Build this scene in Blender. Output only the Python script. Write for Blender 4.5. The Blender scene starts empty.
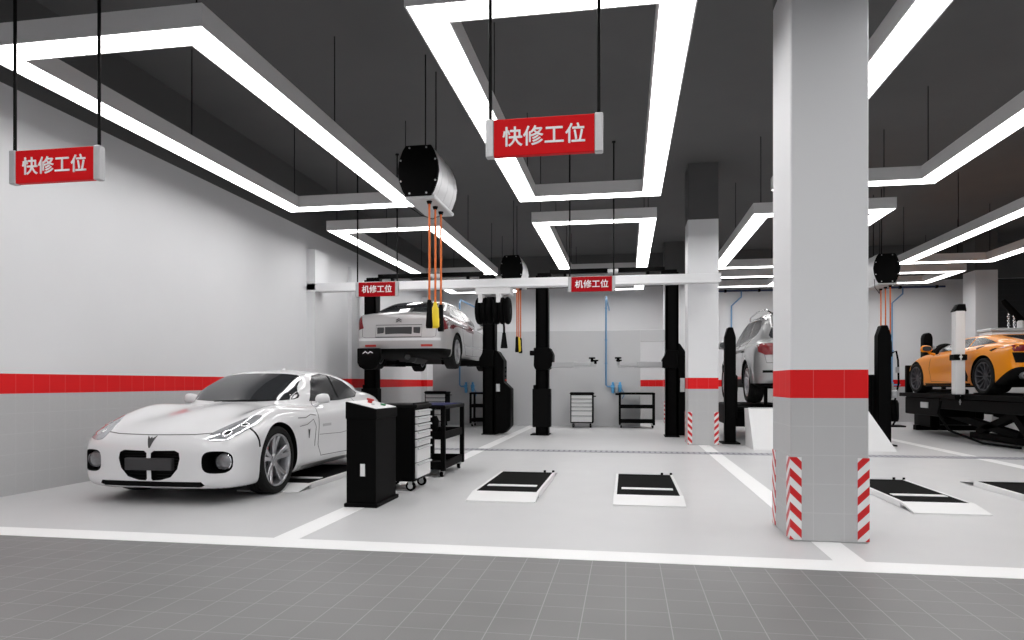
WORLD_S = .7
LAMP_S = 9
import bpy, bmesh, math, random
import numpy as np
from mathutils import Vector, Matrix
from mathutils.bvhtree import BVHTree
random.seed(7)
R = math.radians
SC = bpy.context.scene
COL = SC.collection

# ------------------------------------------------------------------ materials
def new_mat(name):
    m = bpy.data.materials.new(name)
    m.use_nodes = True
    nt = m.node_tree
    return m, nt, nt.nodes['Principled BSDF']

def setin(b, **kw):
    names = dict(color='Base Color', rough='Roughness', metal='Metallic', coat='Coat Weight', coat_rough='Coat Roughness',
                 spec='Specular IOR Level', emis='Emission Color', emis_s='Emission Strength', trans='Transmission Weight', ior='IOR', alpha='Alpha')
    for k, v in kw.items():
        if k in ('color', 'emis') and len(v) == 3:
            v = (*v, 1)
        b.inputs[names[k]].default_value = v

def mat(name, color, rough=.5, metal=0., coat=0., spec=.5, grain=.06, gscale=60, bump=0., coat_rough=.03):
    """plain procedural surface: base colour broken up by a fine noise"""
    m, nt, b = new_mat(name)
    setin(b, color=color, rough=rough, metal=metal, coat=coat, spec=spec, coat_rough=coat_rough)
    N, L = nt.nodes, nt.links
    tc = N.new('ShaderNodeTexCoord')
    nz = N.new('ShaderNodeTexNoise'); nz.inputs['Scale'].default_value = gscale; nz.inputs['Detail'].default_value = 3
    L.new(tc.outputs['Object'], nz.inputs['Vector'])
    hv = N.new('ShaderNodeMapRange')
    hv.inputs['To Min'].default_value = 1 - grain; hv.inputs['To Max'].default_value = 1 + grain
    L.new(nz.outputs['Fac'], hv.inputs['Value'])
    mx = N.new('ShaderNodeVectorMath'); mx.operation = 'SCALE'
    mx.inputs[0].default_value = color[:3]
    L.new(hv.outputs['Result'], mx.inputs['Scale'])
    L.new(mx.outputs['Vector'], b.inputs['Base Color'])
    if bump:
        bp = N.new('ShaderNodeBump'); bp.inputs['Strength'].default_value = bump; bp.inputs['Distance'].default_value = .004
        L.new(nz.outputs['Fac'], bp.inputs['Height']); L.new(bp.outputs['Normal'], b.inputs['Normal'])
    return m

class NG:
    """tiny node-graph helper for math chains"""
    def __init__(s, nt): s.nt = nt
    def _in(s, sock, v):
        if isinstance(v, (int, float)): sock.default_value = v
        elif isinstance(v, tuple): sock.default_value = v if len(v) == 4 or sock.type == 'VECTOR' else (*v, 1)
        else: s.nt.links.new(v, sock)
    def math(s, op, a, b=0., c=0.):
        n = s.nt.nodes.new('ShaderNodeMath'); n.operation = op
        s._in(n.inputs[0], a); s._in(n.inputs[1], b); s._in(n.inputs[2], c)
        return n.outputs[0]
    def mix(s, f, a, b):
        n = s.nt.nodes.new('ShaderNodeMix'); n.data_type = 'RGBA'
        s._in(n.inputs['Factor'], f); s._in(n.inputs[6], a); s._in(n.inputs[7], b)
        return n.outputs[2]
    def noise(s, vec, scale, detail=3):
        n = s.nt.nodes.new('ShaderNodeTexNoise'); n.inputs['Scale'].default_value = scale; n.inputs['Detail'].default_value = detail
        s.nt.links.new(vec, n.inputs['Vector']); return n.outputs['Fac']
    def pos(s):
        g = s.nt.nodes.new('ShaderNodeNewGeometry'); x = s.nt.nodes.new('ShaderNodeSeparateXYZ')
        s.nt.links.new(g.outputs['Position'], x.inputs[0])
        return g.outputs['Position'], x.outputs[0], x.outputs[1], x.outputs[2]
    def grid(s, v, pitch, phase, width):
        """1 on a line every pitch metres"""
        a = s.math('MULTIPLY_ADD', v, 1 / pitch, -phase / pitch + 100)
        f = s.math('FRACT', a)
        d = s.math('ABSOLUTE', s.math('SUBTRACT', f, .5))
        return s.math('GREATER_THAN', d, .5 - width / pitch / 2)

# ------------------------------------------------------------------ mesh building
class MB:
    def __init__(s): s.bm = bmesh.new(); s.mi = 0
    def _add(s, t, M=None, smooth=False):
        if M is not None: bmesh.ops.transform(t, matrix=M, verts=t.verts)
        base = len(s.bm.verts); vs = [s.bm.verts.new(v.co) for v in t.verts]
        t.verts.index_update()
        for f in t.faces:
            try:
                g = s.bm.faces.new([vs[v.index] for v in f.verts])
            except ValueError: continue
            g.smooth = smooth or f.smooth; g.material_index = s.mi
        t.free()
        return s
    def box(s, lo, hi, bev=.004, seg=1, M=None):
        t = bmesh.new(); bmesh.ops.create_cube(t, size=1)
        for v in t.verts:
            v.co = Vector((lo[i] if v.co[i] < 0 else hi[i]) for i in range(3))
        if bev:
            bev = min(bev, .45 * min(abs(hi[i] - lo[i]) for i in range(3)))
            bmesh.ops.bevel(t, geom=list(t.edges), offset=bev, segments=seg, affect='EDGES', profile=.5)
        return s._add(t, M)
    def prism(s, poly, d0, d1, axis='z', bev=0., seg=1, M=None, smooth=False):
        """poly in the plane across axis (x: (y,z); y: (x,z); z: (x,y)), extruded d0..d1"""
        def p3(u, v, d): return {'x': (d, u, v), 'y': (u, d, v), 'z': (u, v, d)}[axis]
        t = bmesh.new()
        a = [t.verts.new(p3(u, v, d0)) for u, v in poly]; b = [t.verts.new(p3(u, v, d1)) for u, v in poly]
        n = len(poly); t.faces.new(a); t.faces.new(b[::-1])
        for i in range(n):
            f = t.faces.new((a[i], b[i], b[(i + 1) % n], a[(i + 1) % n])); f.smooth = smooth
        bmesh.ops.recalc_face_normals(t, faces=t.faces)
        if bev: bmesh.ops.bevel(t, geom=list(t.edges), offset=bev, segments=seg, affect='EDGES', profile=.5)
        return s._add(t, M)
    def tube(s, pts, r, seg=8, cap=True):
        pts = [Vector(p) for p in pts]; t = bmesh.new(); rings = []; up = None
        for i, p in enumerate(pts):
            d = (pts[min(i + 1, len(pts) - 1)] - pts[max(i - 1, 0)]).normalized()
            if up is None: up = d.orthogonal().normalized()
            else:
                up = (up - d * up.dot(d))
                up = up.normalized() if up.length > 1e-6 else d.orthogonal().normalized()
            w = d.cross(up); rr = r[i] if isinstance(r, (list, tuple)) else r
            rings.append([t.verts.new(p + (up * math.cos(2 * math.pi * k / seg) + w * math.sin(2 * math.pi * k / seg)) * rr) for k in range(seg)])
        for a, b in zip(rings, rings[1:]):
            for k in range(seg):
                f = t.faces.new((a[k], a[(k + 1) % seg], b[(k + 1) % seg], b[k])); f.smooth = True
        if cap: t.faces.new(rings[0][::-1]); t.faces.new(rings[-1])
        bmesh.ops.recalc_face_normals(t, faces=t.faces)
        return s._add(t)
    def lathe(s, prof, seg=24, axis='z', c=(0, 0, 0), sharp=35, closed=False):
        """prof: (radius, height) along axis; smooth with sharp creases"""
        t = bmesh.new(); rings = []
        def p3(r, h, a):
            u, v = r * math.cos(a), r * math.sin(a)
            return Vector({'z': (u, v, h), 'x': (h, u, v), 'y': (u, h, v)}[axis]) + Vector(c)
        for r, h in prof:
            if r < 1e-6: rings.append([t.verts.new(p3(0, h, 0))])
            else: rings.append([t.verts.new(p3(r, h, 2 * math.pi * k / seg)) for k in range(seg)])
        pr = list(zip(rings, rings[1:])) + ([(rings[-1], rings[0])] if closed else [])
        for a, b in pr:
            for k in range(seg):
                k2 = (k + 1) % seg
                if len(a) == 1 and len(b) == 1: continue
                if len(a) == 1: f = t.faces.new((a[0], b[k2], b[k]))
                elif len(b) == 1: f = t.faces.new((a[k], a[k2], b[0]))
                else: f = t.faces.new((a[k], a[k2], b[k2], b[k]))
                f.smooth = True
        if not closed:
            for rg in (rings[0], rings[-1]):
                if len(rg) > 1:
                    try: t.faces.new(rg)
                    except ValueError: pass
        bmesh.ops.recalc_face_normals(t, faces=t.faces)
        s.sharp = sharp
        return s._add(t)
    def cyl(s, p0, p1, r, seg=16, r2=None):
        return s.tube([p0, p1], [r, r if r2 is None else r2], seg)
    def raw(s, verts, faces, smooth=False):
        t = bmesh.new(); vs = [t.verts.new(v) for v in verts]
        for f in faces:
            g = t.faces.new([vs[i] for i in f]); g.smooth = smooth
        return s._add(t)
    def build(s, name, mats, parent=None, loc=None, sharp=35):
        me = bpy.data.meshes.new(name); s.bm.to_mesh(me); s.bm.free()
        for m in (mats if isinstance(mats, (list, tuple)) else [mats]): me.materials.append(m)
        me.set_sharp_from_angle(angle=R(sharp))
        return link(name, me, parent, loc)

def link(name, me, parent=None, loc=None):
    o = bpy.data.objects.new(name, me); COL.objects.link(o)
    if parent is not None: o.parent = parent
    if loc is not None: o.location = loc
    return o

def tag(o, label, cat, group=None, kind=None):
    if label: o['label'] = label
    if cat: o['category'] = cat
    if group: o['group'] = group
    if kind: o['kind'] = kind
    return o
def thing(name, label, cat, loc=(0, 0, 0), rz=0., group=None):
    o = bpy.data.objects.new(name, None); COL.objects.link(o); o.empty_display_size = .2
    o.location = loc; o.rotation_euler = (0, 0, rz)
    return tag(o, label, cat, group)
def struct(name, mb, m, label=None):
    o = mb.build(name, m); o['kind'] = 'structure'
    if label: o['label'] = label
    return o
def dup(o, loc=None, label=None, parent=None):
    c = o.copy(); COL.objects.link(c)
    if parent is not None: c.parent = parent
    if loc is not None: c.location = loc
    if label: c['label'] = label
    for ch in list(o.children): dup(ch, parent=c)
    return c
# ------------------------------------------------------------------ implicit car bodies
def smax(a, b, k):
    h = np.maximum(k - np.abs(a - b), 0.) / k
    return np.maximum(a, b) + h * h * k * .25
def smin(a, b, k): return -smax(-a, -b, k)

def spline(P, n=8, closed=True):
    P = np.array(P, float); out = []; m = len(P)
    for i in range(m if closed else m - 1):
        g = lambda j: P[j % m] if closed else P[min(max(j, 0), m - 1)]
        p0, p1, p2, p3 = g(i - 1), g(i), g(i + 1), g(i + 2)
        for t in np.arange(n) / n:
            out.append(.5 * ((2 * p1) + (p2 - p0) * t + (2 * p0 - 5 * p1 + 4 * p2 - p3) * t * t + (3 * p1 - p0 - 3 * p2 + p3) * t ** 3))
    if not closed: out.append(P[-1])
    return np.array(out)

def sdf_poly(P, X, Y):
    d = np.full(X.shape, 1e9); ins = np.zeros(X.shape, bool); n = len(P)
    for i in range(n):
        ax, ay = P[i]; bx, by = P[(i + 1) % n]
        ex, ey = bx - ax, by - ay; L = ex * ex + ey * ey
        if L < 1e-14: continue
        t = np.clip(((X - ax) * ex + (Y - ay) * ey) / L, 0, 1)
        d = np.minimum(d, (X - ax - t * ex) ** 2 + (Y - ay - t * ey) ** 2)
        c = (ay > Y) != (by > Y)
        if abs(ey) > 1e-12: ins ^= c & (X < ax + (Y - ay) * ex / ey)
    d = np.sqrt(d)
    return np.where(ins, -d, d)

class Tab:
    """2-D signed distance of an outline, tabulated"""
    def __init__(s, P, h=.012, pad=.6):
        P = np.array(P); s.h = h; s.lo = P.min(0) - pad; n = np.ceil((P.max(0) + pad - s.lo) / h).astype(int) + 2; s.n = n
        U, V = np.meshgrid(s.lo[0] + h * np.arange(n[0]), s.lo[1] + h * np.arange(n[1]), indexing='ij')
        s.t = sdf_poly(P, U, V)
    def __call__(s, u, v):
        a = np.clip((u - s.lo[0]) / s.h, 0, s.n[0] - 1.001); b = np.clip((v - s.lo[1]) / s.h, 0, s.n[1] - 1.001)
        i = a.astype(int); j = b.astype(int); a = a - i; b = b - j; t = s.t
        return (t[i, j] * (1 - a) + t[i + 1, j] * a) * (1 - b) + (t[i, j + 1] * (1 - a) + t[i + 1, j + 1] * a) * b

def surface_nets(f, lo, hi, h):
    n = [int(math.ceil((hi[i] - lo[i]) / h)) + 1 for i in range(3)]
    ax = [lo[i] + h * np.arange(n[i]) for i in range(3)]
    X, Y, Z = np.meshgrid(*ax, indexing='ij')
    V = f(X, Y, Z); S = V < 0
    c = [(i, j, k) for i in (0, 1) for j in (0, 1) for k in (0, 1)]
    cut = lambda A, o: A[o[0]:n[0] - 1 + o[0], o[1]:n[1] - 1 + o[1], o[2]:n[2] - 1 + o[2]]
    cnt = sum(cut(S, o).astype(np.int8) for o in c)
    mixed = (cnt > 0) & (cnt < 8)
    acc = np.zeros(mixed.shape + (3,)); num = np.zeros(mixed.shape)
    for o in c:
        for d in range(3):
            if o[d]: continue
            q = list(o); q[d] = 1
            a, b = cut(V, o), cut(V, q); m = ((a < 0) != (b < 0)) & mixed
            t = np.where(m, a / np.where(m, a - b, 1), 0)
            for e in range(3):
                acc[..., e] += np.where(m, o[e] + (t if e == d else 0), 0)
            num += m
    idx = np.full(mixed.shape, -1); ii = np.argwhere(mixed); idx[mixed] = np.arange(len(ii))
    P = (acc[mixed] / num[mixed][:, None] + ii) * h + np.array(lo)
    Fs = []
    for d in range(3):
        u, v = (d + 1) % 3, (d + 2) % 3
        sl = [slice(None)] * 3; sl[d] = slice(0, n[d] - 1); A = S[tuple(sl)]; sl[d] = slice(1, None); B = S[tuple(sl)]
        e = np.argwhere(A != B); e = e[(e[:, u] > 0) & (e[:, v] > 0) & (e[:, u] < n[u] - 1) & (e[:, v] < n[v] - 1)]
        q = []
        for du, dv in ((1, 1), (0, 1), (0, 0), (1, 0)):
            w = e.copy(); w[:, u] -= du; w[:, v] -= dv; q.append(idx[w[:, 0], w[:, 1], w[:, 2]])
        Q = np.stack(q, 1); ins = A[e[:, 0], e[:, 1], e[:, 2]]
        Q[~ins] = Q[~ins][:, ::-1]; Fs.append(Q)
    Fq = np.concatenate(Fs)
    for _ in range(4):
        e = 1e-3; x, y, z = P.T; v = f(x, y, z)
        g = np.stack([(f(x + e, y, z) - f(x - e, y, z)), (f(x, y + e, z) - f(x, y - e, z)), (f(x, y, z + e) - f(x, y, z - e))], 1) / (2 * e)
        st = -v[:, None] * g / np.maximum((g * g).sum(1), .05)[:, None]
        L = np.linalg.norm(st, axis=1, keepdims=True); st *= np.minimum(1, .4 * h / np.maximum(L, 1e-9))
        P = P + st
    return P, Fq

def lerp(y, ys, vs): return np.interp(y, ys, vs)

class Car:
    """local axes: x to the car's right, y forward, z up, origin on the ground under the middle of the wheelbase"""
    def __init__(s, name, label, loc, rz, field, lo, hi, h, paint, arches, black, cuts=(), black_below=None):
        s.root = thing(name, label, 'car', loc, rz)
        P, Fq = surface_nets(field, lo, hi, h)
        me = bpy.data.meshes.new('body'); me.from_pydata(P.tolist(), [], Fq.tolist()); me.update()
        ob = bpy.data.objects.new('tmp', me); COL.objects.link(ob)
        cb = MB()
        for (y, z, r, xin) in arches:
            for sg in (-1, 1):
                cb.lathe([(r, sg * xin), (r, sg * 1.4)], 64, 'x', (0, y, z))
        for c in cuts: c(cb)
        co = cb.build('cutter', black)
        md = ob.modifiers.new('b', 'BOOLEAN'); md.operation = 'DIFFERENCE'; md.object = co; md.solver = 'EXACT'; md.material_mode = 'TRANSFER'; me.materials.append(paint)
        dg = bpy.context.evaluated_depsgraph_get()
        me2 = bpy.data.meshes.new_from_object(ob.evaluated_get(dg))
        bpy.data.objects.remove(ob); bpy.data.objects.remove(co)
        me2.name = 'body'
        mnames = [m.name if m else '' for m in me2.materials]
        bm = bmesh.new(); bm.from_mesh(me2)
        if black_below is not None:
            for pl_co, pl_no in black_below['planes']:
                bmesh.ops.bisect_plane(bm, geom=bm.verts[:] + bm.edges[:] + bm.faces[:], plane_co=pl_co, plane_no=pl_no)
        for f in bm.faces:
            f.smooth = True; c = f.calc_center_median(); dark = f.normal.z < -.93 and c.z < .5
            if f.material_index < len(mnames) and mnames[f.material_index] == black.name: dark = True
            if black_below is not None and black_below['test'](c): dark = True
            f.material_index = 1 if dark else 0
        me2.materials.clear(); me2.materials.append(paint); me2.materials.append(black)
        bm.to_mesh(me2)
        me2.set_sharp_from_angle(angle=R(38))
        s.body = link('body', me2, s.root)
        s.bvh = BVHTree.FromBMesh(bm); bm.free()
        s.black = black
    DIR = dict(front=((0, 1), lambda u, v: (u, 4, v), (0, -1, 0)), rear=((0, 1), lambda u, v: (u, -4, v), (0, 1, 0)),
               right=((0, 1), lambda u, v: (3, u, v), (-1, 0, 0)), left=((0, 1), lambda u, v: (-3, u, v), (1, 0, 0)),
               top=((0, 1), lambda u, v: (u, v, 4), (0, 0, -1)),
               nose=((0, 1), lambda u, v: (u, -.7071 * v + 2.8284, .7071 * v + 2.8284), (0, -.7071, -.7071)))
    def project(s, side, u, v):
        _, org, d = s.DIR[side]
        o = Vector(org(u, v)); d = Vector(d)
        hit, no, i, dist = s.bvh.ray_cast(o, d)
        if hit is None:
            # just past the edge of the silhouette: fall back to the closest point
            mid = o + d * (4.0 if side in ('front', 'rear', 'nose') else 3.0)
            hit, no, i, dist = s.bvh.find_nearest(mid)
        return hit, no
    def panel(s, name, side, outline, m, off=.004, thick=.012, step=.04, parent=None, mirror=False, smooth_edge=0):
        if mirror:
            a = s.panel(name, side, outline, m, off, thick, step, parent)
            if side in ('left', 'right'): b = s.panel(name, 'left' if side == 'right' else 'right', outline, m, off, thick, step, parent)
            else: b = s.panel(name, side, [(-u, v) for u, v in outline], m, off, thick, step, parent)
            return a, b
        t = bmesh.new(); t.faces.new([t.verts.new((u, v, 0)) for u, v in outline])
        us = [p[0] for p in outline]; vs = [p[1] for p in outline]
        for ax, lo, hi in ((0, min(us), max(us)), (1, min(vs), max(vs))):
            k = int((hi - lo) / step)
            for i in range(1, k + 1):
                c = lo + (hi - lo) * i / (k + 1); co = [0, 0, 0]; co[ax] = c; no = [0, 0, 0]; no[ax] = 1
                bmesh.ops.bisect_plane(t, geom=t.verts[:] + t.edges[:] + t.faces[:], plane_co=co, plane_no=no)
        top, bot, nos = {}, {}, {}
        vlist = list(t.verts)
        r = bmesh.new()
        for v in vlist:
            hit, no = s.project(side, v.co.x, v.co.y)
            top[v] = r.verts.new(hit + no * off); bot[v] = r.verts.new(hit - no * thick)
        for f in t.faces:
            try: g = r.faces.new([top[v] for v in f.verts]); g.smooth = True
            except ValueError: pass
        for e in t.edges:
            if len(e.link_faces) == 1:
                a, b = e.verts
                try: r.faces.new((top[a], top[b], bot[b], bot[a]))
                except ValueError: pass
        d = Vector(s.DIR[side][2])
        for g in r.faces: g.normal_update()
        bmesh.ops.recalc_face_normals(r, faces=r.faces)
        tops = [g for g in r.faces if g.smooth]
        if tops and sum(g.normal.dot(d) * g.calc_area() for g in tops) > 0:
            bmesh.ops.reverse_faces(r, faces=r.faces)
        me = bpy.data.meshes.new(name); r.to_mesh(me); r.free(); t.free()
        me.materials.append(m); me.set_sharp_from_angle(angle=R(40))
        return link(name, me, parent or s.root)
    def stroke(s, name, side, pts, w, m, off=.0025, mirror=False, closed=False, parent=None):
        P = [Vector(p) for p in pts]; n = len(P); A, B = [], []
        for i in range(n):
            d = (P[(i + 1) % n if closed else min(i + 1, n - 1)] - P[i - 1 if closed else max(i - 1, 0)]).normalized()
            q = Vector((-d.y, d.x)) * w / 2
            A.append(P[i] + q); B.append(P[i] - q)
        sides = [side] + ([{'left': 'right', 'right': 'left'}.get(side, side)] if mirror else [])
        out = None
        for si, sd in enumerate(sides):
            sg = -1 if (mirror and si == 1 and sd == side) else 1
            r = bmesh.new(); tp = []
            # subdivide along the stroke so it hugs the surface
            seq = []
            rng = range(n if closed else n - 1)
            for i in rng:
                j = (i + 1) % n; k = max(1, int((P[j] - P[i]).length / .035))
                for q in range(k):
                    t = q / k; seq.append((A[i].lerp(A[j], t), B[i].lerp(B[j], t)))
            if not closed: seq.append((A[-1], B[-1]))
            for a, b in seq:
                row = []
                for p in (a, b):
                    hit, no = s.project(sd, p.x * sg, p.y); row.append((r.verts.new(hit + no * off), r.verts.new(hit - no * .006)))
                tp.append(row)
            m2 = len(tp)
            for i in range(m2 if closed else m2 - 1):
                p, q = tp[i], tp[(i + 1) % m2]
                for quad in ((p[0][0], q[0][0], q[1][0], p[1][0]), (p[0][1], q[0][1], q[0][0], p[0][0]), (p[1][0], q[1][0], q[1][1], p[1][1])):
                    try: r.faces.new(quad)
                    except ValueError: pass
            bmesh.ops.recalc_face_normals(r, faces=r.faces)
            me = bpy.data.meshes.new(name); r.to_mesh(me); r.free(); me.materials.append(m)
            out = link(name, me, parent or s.root)
        return out
    def wheels(s, pos, style, mats):
        """pos: (x, y, z, radius, width)"""
        proto = {}
        for (x, y, z, rad, wid) in pos:
            key = (rad, wid)
            sg = 1 if x > 0 else -1
            if key not in proto:
                proto[key] = make_wheel(rad, wid, style, mats)
                w = proto[key]
                w.parent = s.root
            else:
                w = dup(proto[key], parent=s.root)
            w.location = (x, y, z); w.rotation_euler = (0, 0, 0 if sg > 0 else math.pi)

def make_wheel(rad, wid, st, mats):
    """wheel around the x axis, outer face towards +x, its tread centred on x=0"""
    h = wid / 2; rr = st['rim'] * rad
    t = MB()
    t.lathe([(rr, -h * .8), (rr + .25 * (rad - rr), -h * .98), (rad - .03, -h), (rad - .006, -h * .86), (rad, -h * .6), (rad, -h * .25), (rad - .008, -h * .22), (rad - .008, -h * .14), (rad, -h * .11),
             (rad, h * .11), (rad - .008, h * .14), (rad - .008, h * .22), (rad, h * .25), (rad, h * .6), (rad - .006, h * .86), (rad - .03, h), (rr + .25 * (rad - rr), h * .98), (rr, h * .8)], 48, 'x', closed=True)
    tire = t.build('wheel', mats['tire'])
    b = MB()
    b.lathe([(rr, -h * .8), (rr + .006, h * .84), (rr + .004, h * .9), (rr - .012, h * .88), (rr - .02, h * .72), (rr - .028, -h * .8)], 48, 'x', closed=True)
    n = st['n']; xo = h * st.get('face', .62)
    def spoke(a, w0, w1, lean=0.):
        # radial bar from the hub to the rim, bowed outward a little
        r0, r1 = .035, rr - .012
        pts = []
        for k in range(5):
            q = k / 4; r_ = r0 + (r1 - r0) * q; w_ = w0 + (w1 - w0) * q; xx = xo + (h * .84 - xo) * q ** 2
            aa = a + lean * (1 - q)
            pts.append((r_, w_, xx, aa))
        vs, fs = [], []
        for r_, w_, xx, aa in pts:
            c, s_ = math.cos(aa), math.sin(aa)
            for dx, sw in ((0, -1), (-.006, -1.25), (-.04, -1), (-.04, 1), (-.006, 1.25), (0, 1)):
                u, v = r_ * c - sw * w_ / 2 * s_, r_ * s_ + sw * w_ / 2 * c
                vs.append((xx + dx, u, v))
        for k in range(4):
            for e in range(6):
                a0 = k * 6 + e; a1 = k * 6 + (e + 1) % 6
                fs.append((a0, a1, a1 + 6, a0 + 6))
        fs += [tuple(range(5, -1, -1)), tuple(range(24, 30))]
        b.raw(vs, fs)
    for k in range(n):
        a = 2 * math.pi * k / n + math.pi / 2
        if st.get('twin'):
            for sg in (-1, 1): spoke(a + sg * st['twin'], st['w0'], st['w1'], -sg * st['twin'] * .3)
        else: spoke(a, st['w0'], st['w1'])
    b.lathe([(.062, xo - .05), (.062, xo - .004), (.05, xo + .006), (.033, xo + .006), (.03, xo + .012), (0, xo + .013)], 24, 'x')
    for k in range(5):
        a = 2 * math.pi * k / 5
        b.cyl((xo, .047 * math.cos(a), .047 * math.sin(a)), (xo + .009, .047 * math.cos(a), .047 * math.sin(a)), .007, 8)
    bmesh.ops.recalc_face_normals(b.bm, faces=b.bm.faces)
    rim = b.build('rim', mats['rim'], tire)
    d = MB(); d.lathe([(.05, -.01), (rr * .8, -.01), (rr * .8, .012), (.05, .012)], 40, 'x', closed=True)
    d.lathe([(0, -h * .7), (.11, -h * .7), (.11, .016), (0, .016)], 24, 'x')
    d.lathe([(0, -h * .75), (rr - .03, -h * .75), (rr - .03, -h * .66), (0, -h * .66)], 32, 'x')
    d.build('brake_disc', mats['disc'], tire)
    c = MB(); A = st.get('caliper_at', 0.)
    pl = [(rr * q * math.cos(A + a), rr * q * math.sin(A + a)) for q, aa in ((.9, (-.5, -.25, 0, .25, .5)), (.55, (.5, .25, 0, -.25, -.5))) for a in aa]
    c.prism(pl, -.03, .045, 'x', bev=.006)
    c.build('brake_caliper', mats['caliper'], tire)
    return tire
# ------------------------------------------------------------------ car materials
def paint(name, color, metal=0., rough=.35, flake=.0):
    m = mat(name, color, rough=rough, metal=metal, coat=1., grain=flake, gscale=900, spec=.5, coat_rough=.04)
    return m
M_WHITE_PAINT = paint('white car paint', (.74, .74, .75), 0, .3)
M_SILVER = paint('silver car paint', (.50, .49, .49), .3, .32, .05)
M_GREYSILVER = paint('grey silver car paint', (.38, .38, .38), .5, .3, .05)
M_ORANGE = mat('orange car paint', (.80, .26, .0), .35, 0, coat=.5, grain=.03, gscale=900, spec=.25)
M_TIRE = mat('tyre rubber', (.010, .010, .010), .8, bump=.1, gscale=80, spec=.2)
M_ALLOY = mat('alloy wheel', (.55, .55, .57), .28, .85, grain=.02)
M_DALLOY = mat('dark grey alloy wheel', (.10, .10, .11), .35, .8, grain=.02)
M_DISC = mat('brake disc', (.09, .09, .095), .5, .7)
M_CAL_RED = mat('red caliper paint', (.45, .01, .01), .4)
M_CAL_DK = mat('dark caliper', (.05, .05, .05), .5)
M_GLASS = mat('tinted car glass', (.03, .032, .035), .03, 0, coat=.4, spec=.8, grain=.0)
M_SGLASS = mat('dark side glass', (.012, .012, .014), .22, 0, spec=.25, grain=.0)
M_CLIGHT = mat('headlight lens', (.42, .43, .45), .08, .35, coat=1., grain=.25, gscale=28)
M_CHROME = mat('chrome', (.75, .75, .77), .1, 1., grain=0)
M_BLACKTRIM = mat('black plastic trim', (.004, .004, .004), .6, grain=.1, spec=.08)
M_SEAM = mat('dark door gap', (.06, .06, .06), .7)
M_SEAM_OR = mat('brown door gap', (.12, .04, .005), .7)
M_PLATE = mat('dark grey number plate blank', (.035, .035, .037), .45)
M_TAIL = mat('red tail lamp lens', (.17, .006, .010), .25, coat=.3, grain=.3, gscale=50, spec=.3)
M_TAIL_LT = mat('pale red reflector', (.55, .06, .05), .25)
M_LAMPGLASS = mat('fog lamp glass', (.25, .25, .26), .08, .5, coat=1., grain=.3, gscale=60)
M_LEATHER = mat('black cabin trim', (.02, .02, .02), .6)

def ell(cx, cy, rx, ry, n=28, p=2.):
    out = []
    for k in range(n):
        a = 2 * math.pi * k / n; c, s = math.cos(a), math.sin(a)
        out.append((cx + rx * math.copysign(abs(c) ** (2 / p), c), cy + ry * math.copysign(abs(s) ** (2 / p), s)))
    return out
def G(v, c, w): return np.exp(-((v - c) / w) ** 2)
def sstep(v, a, b):
    t = np.clip((v - a) / (b - a), 0, 1); return t * t * (3 - 2 * t)
def sym(half):
    """closed half outline from (0,lo) out to (0,hi) -> both sides"""
    return half + [(-u, v) for u, v in half[::-1] if abs(u) > 1e-9]

def mirror_mesh(name, parent, m_shell, m_glass, c, s=1., sg=1):
    """door mirror: a rounded shell with a glass face towards the back"""
    t = bmesh.new(); bmesh.ops.create_uvsphere(t, u_segments=20, v_segments=12, radius=1)
    for v in t.verts:
        x, y, z = v.co
        q = max(abs(x), abs(z), 1e-6); q = (math.hypot(x, z) / q) ** .45 if q > 1e-5 else 1; x *= q; z *= q
        y2 = y * .055 if y > 0 else max(y, -.55) * .05
        v.co = (x * .115 * (1 - .15 * z), y2 * 1.2, z * .07 * (1 + .12 * x * sg))
        v.co = Vector(v.co) * s + Vector(c)
    for f in t.faces: f.smooth = True
    b = MB(); b._add(t)
    b.tube([(c[0] - sg * .02 * s, c[1], c[2] - .05 * s), (c[0] - sg * .09 * s, c[1] + .01, c[2] - .10 * s), (c[0] - sg * .17 * s, c[1] + .02, c[2] - .12 * s)], [.022 * s, .024 * s, .03 * s], 8)
    o = b.build(name, m_shell, parent)
    g = MB(); g.prism(ell(c[0], c[2], .092 * s, .052 * s, p=2.6), c[1] - .036 * s, c[1] - .03 * s, 'y')
    g.build('mirror_glass', m_glass, o)
    return o

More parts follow.
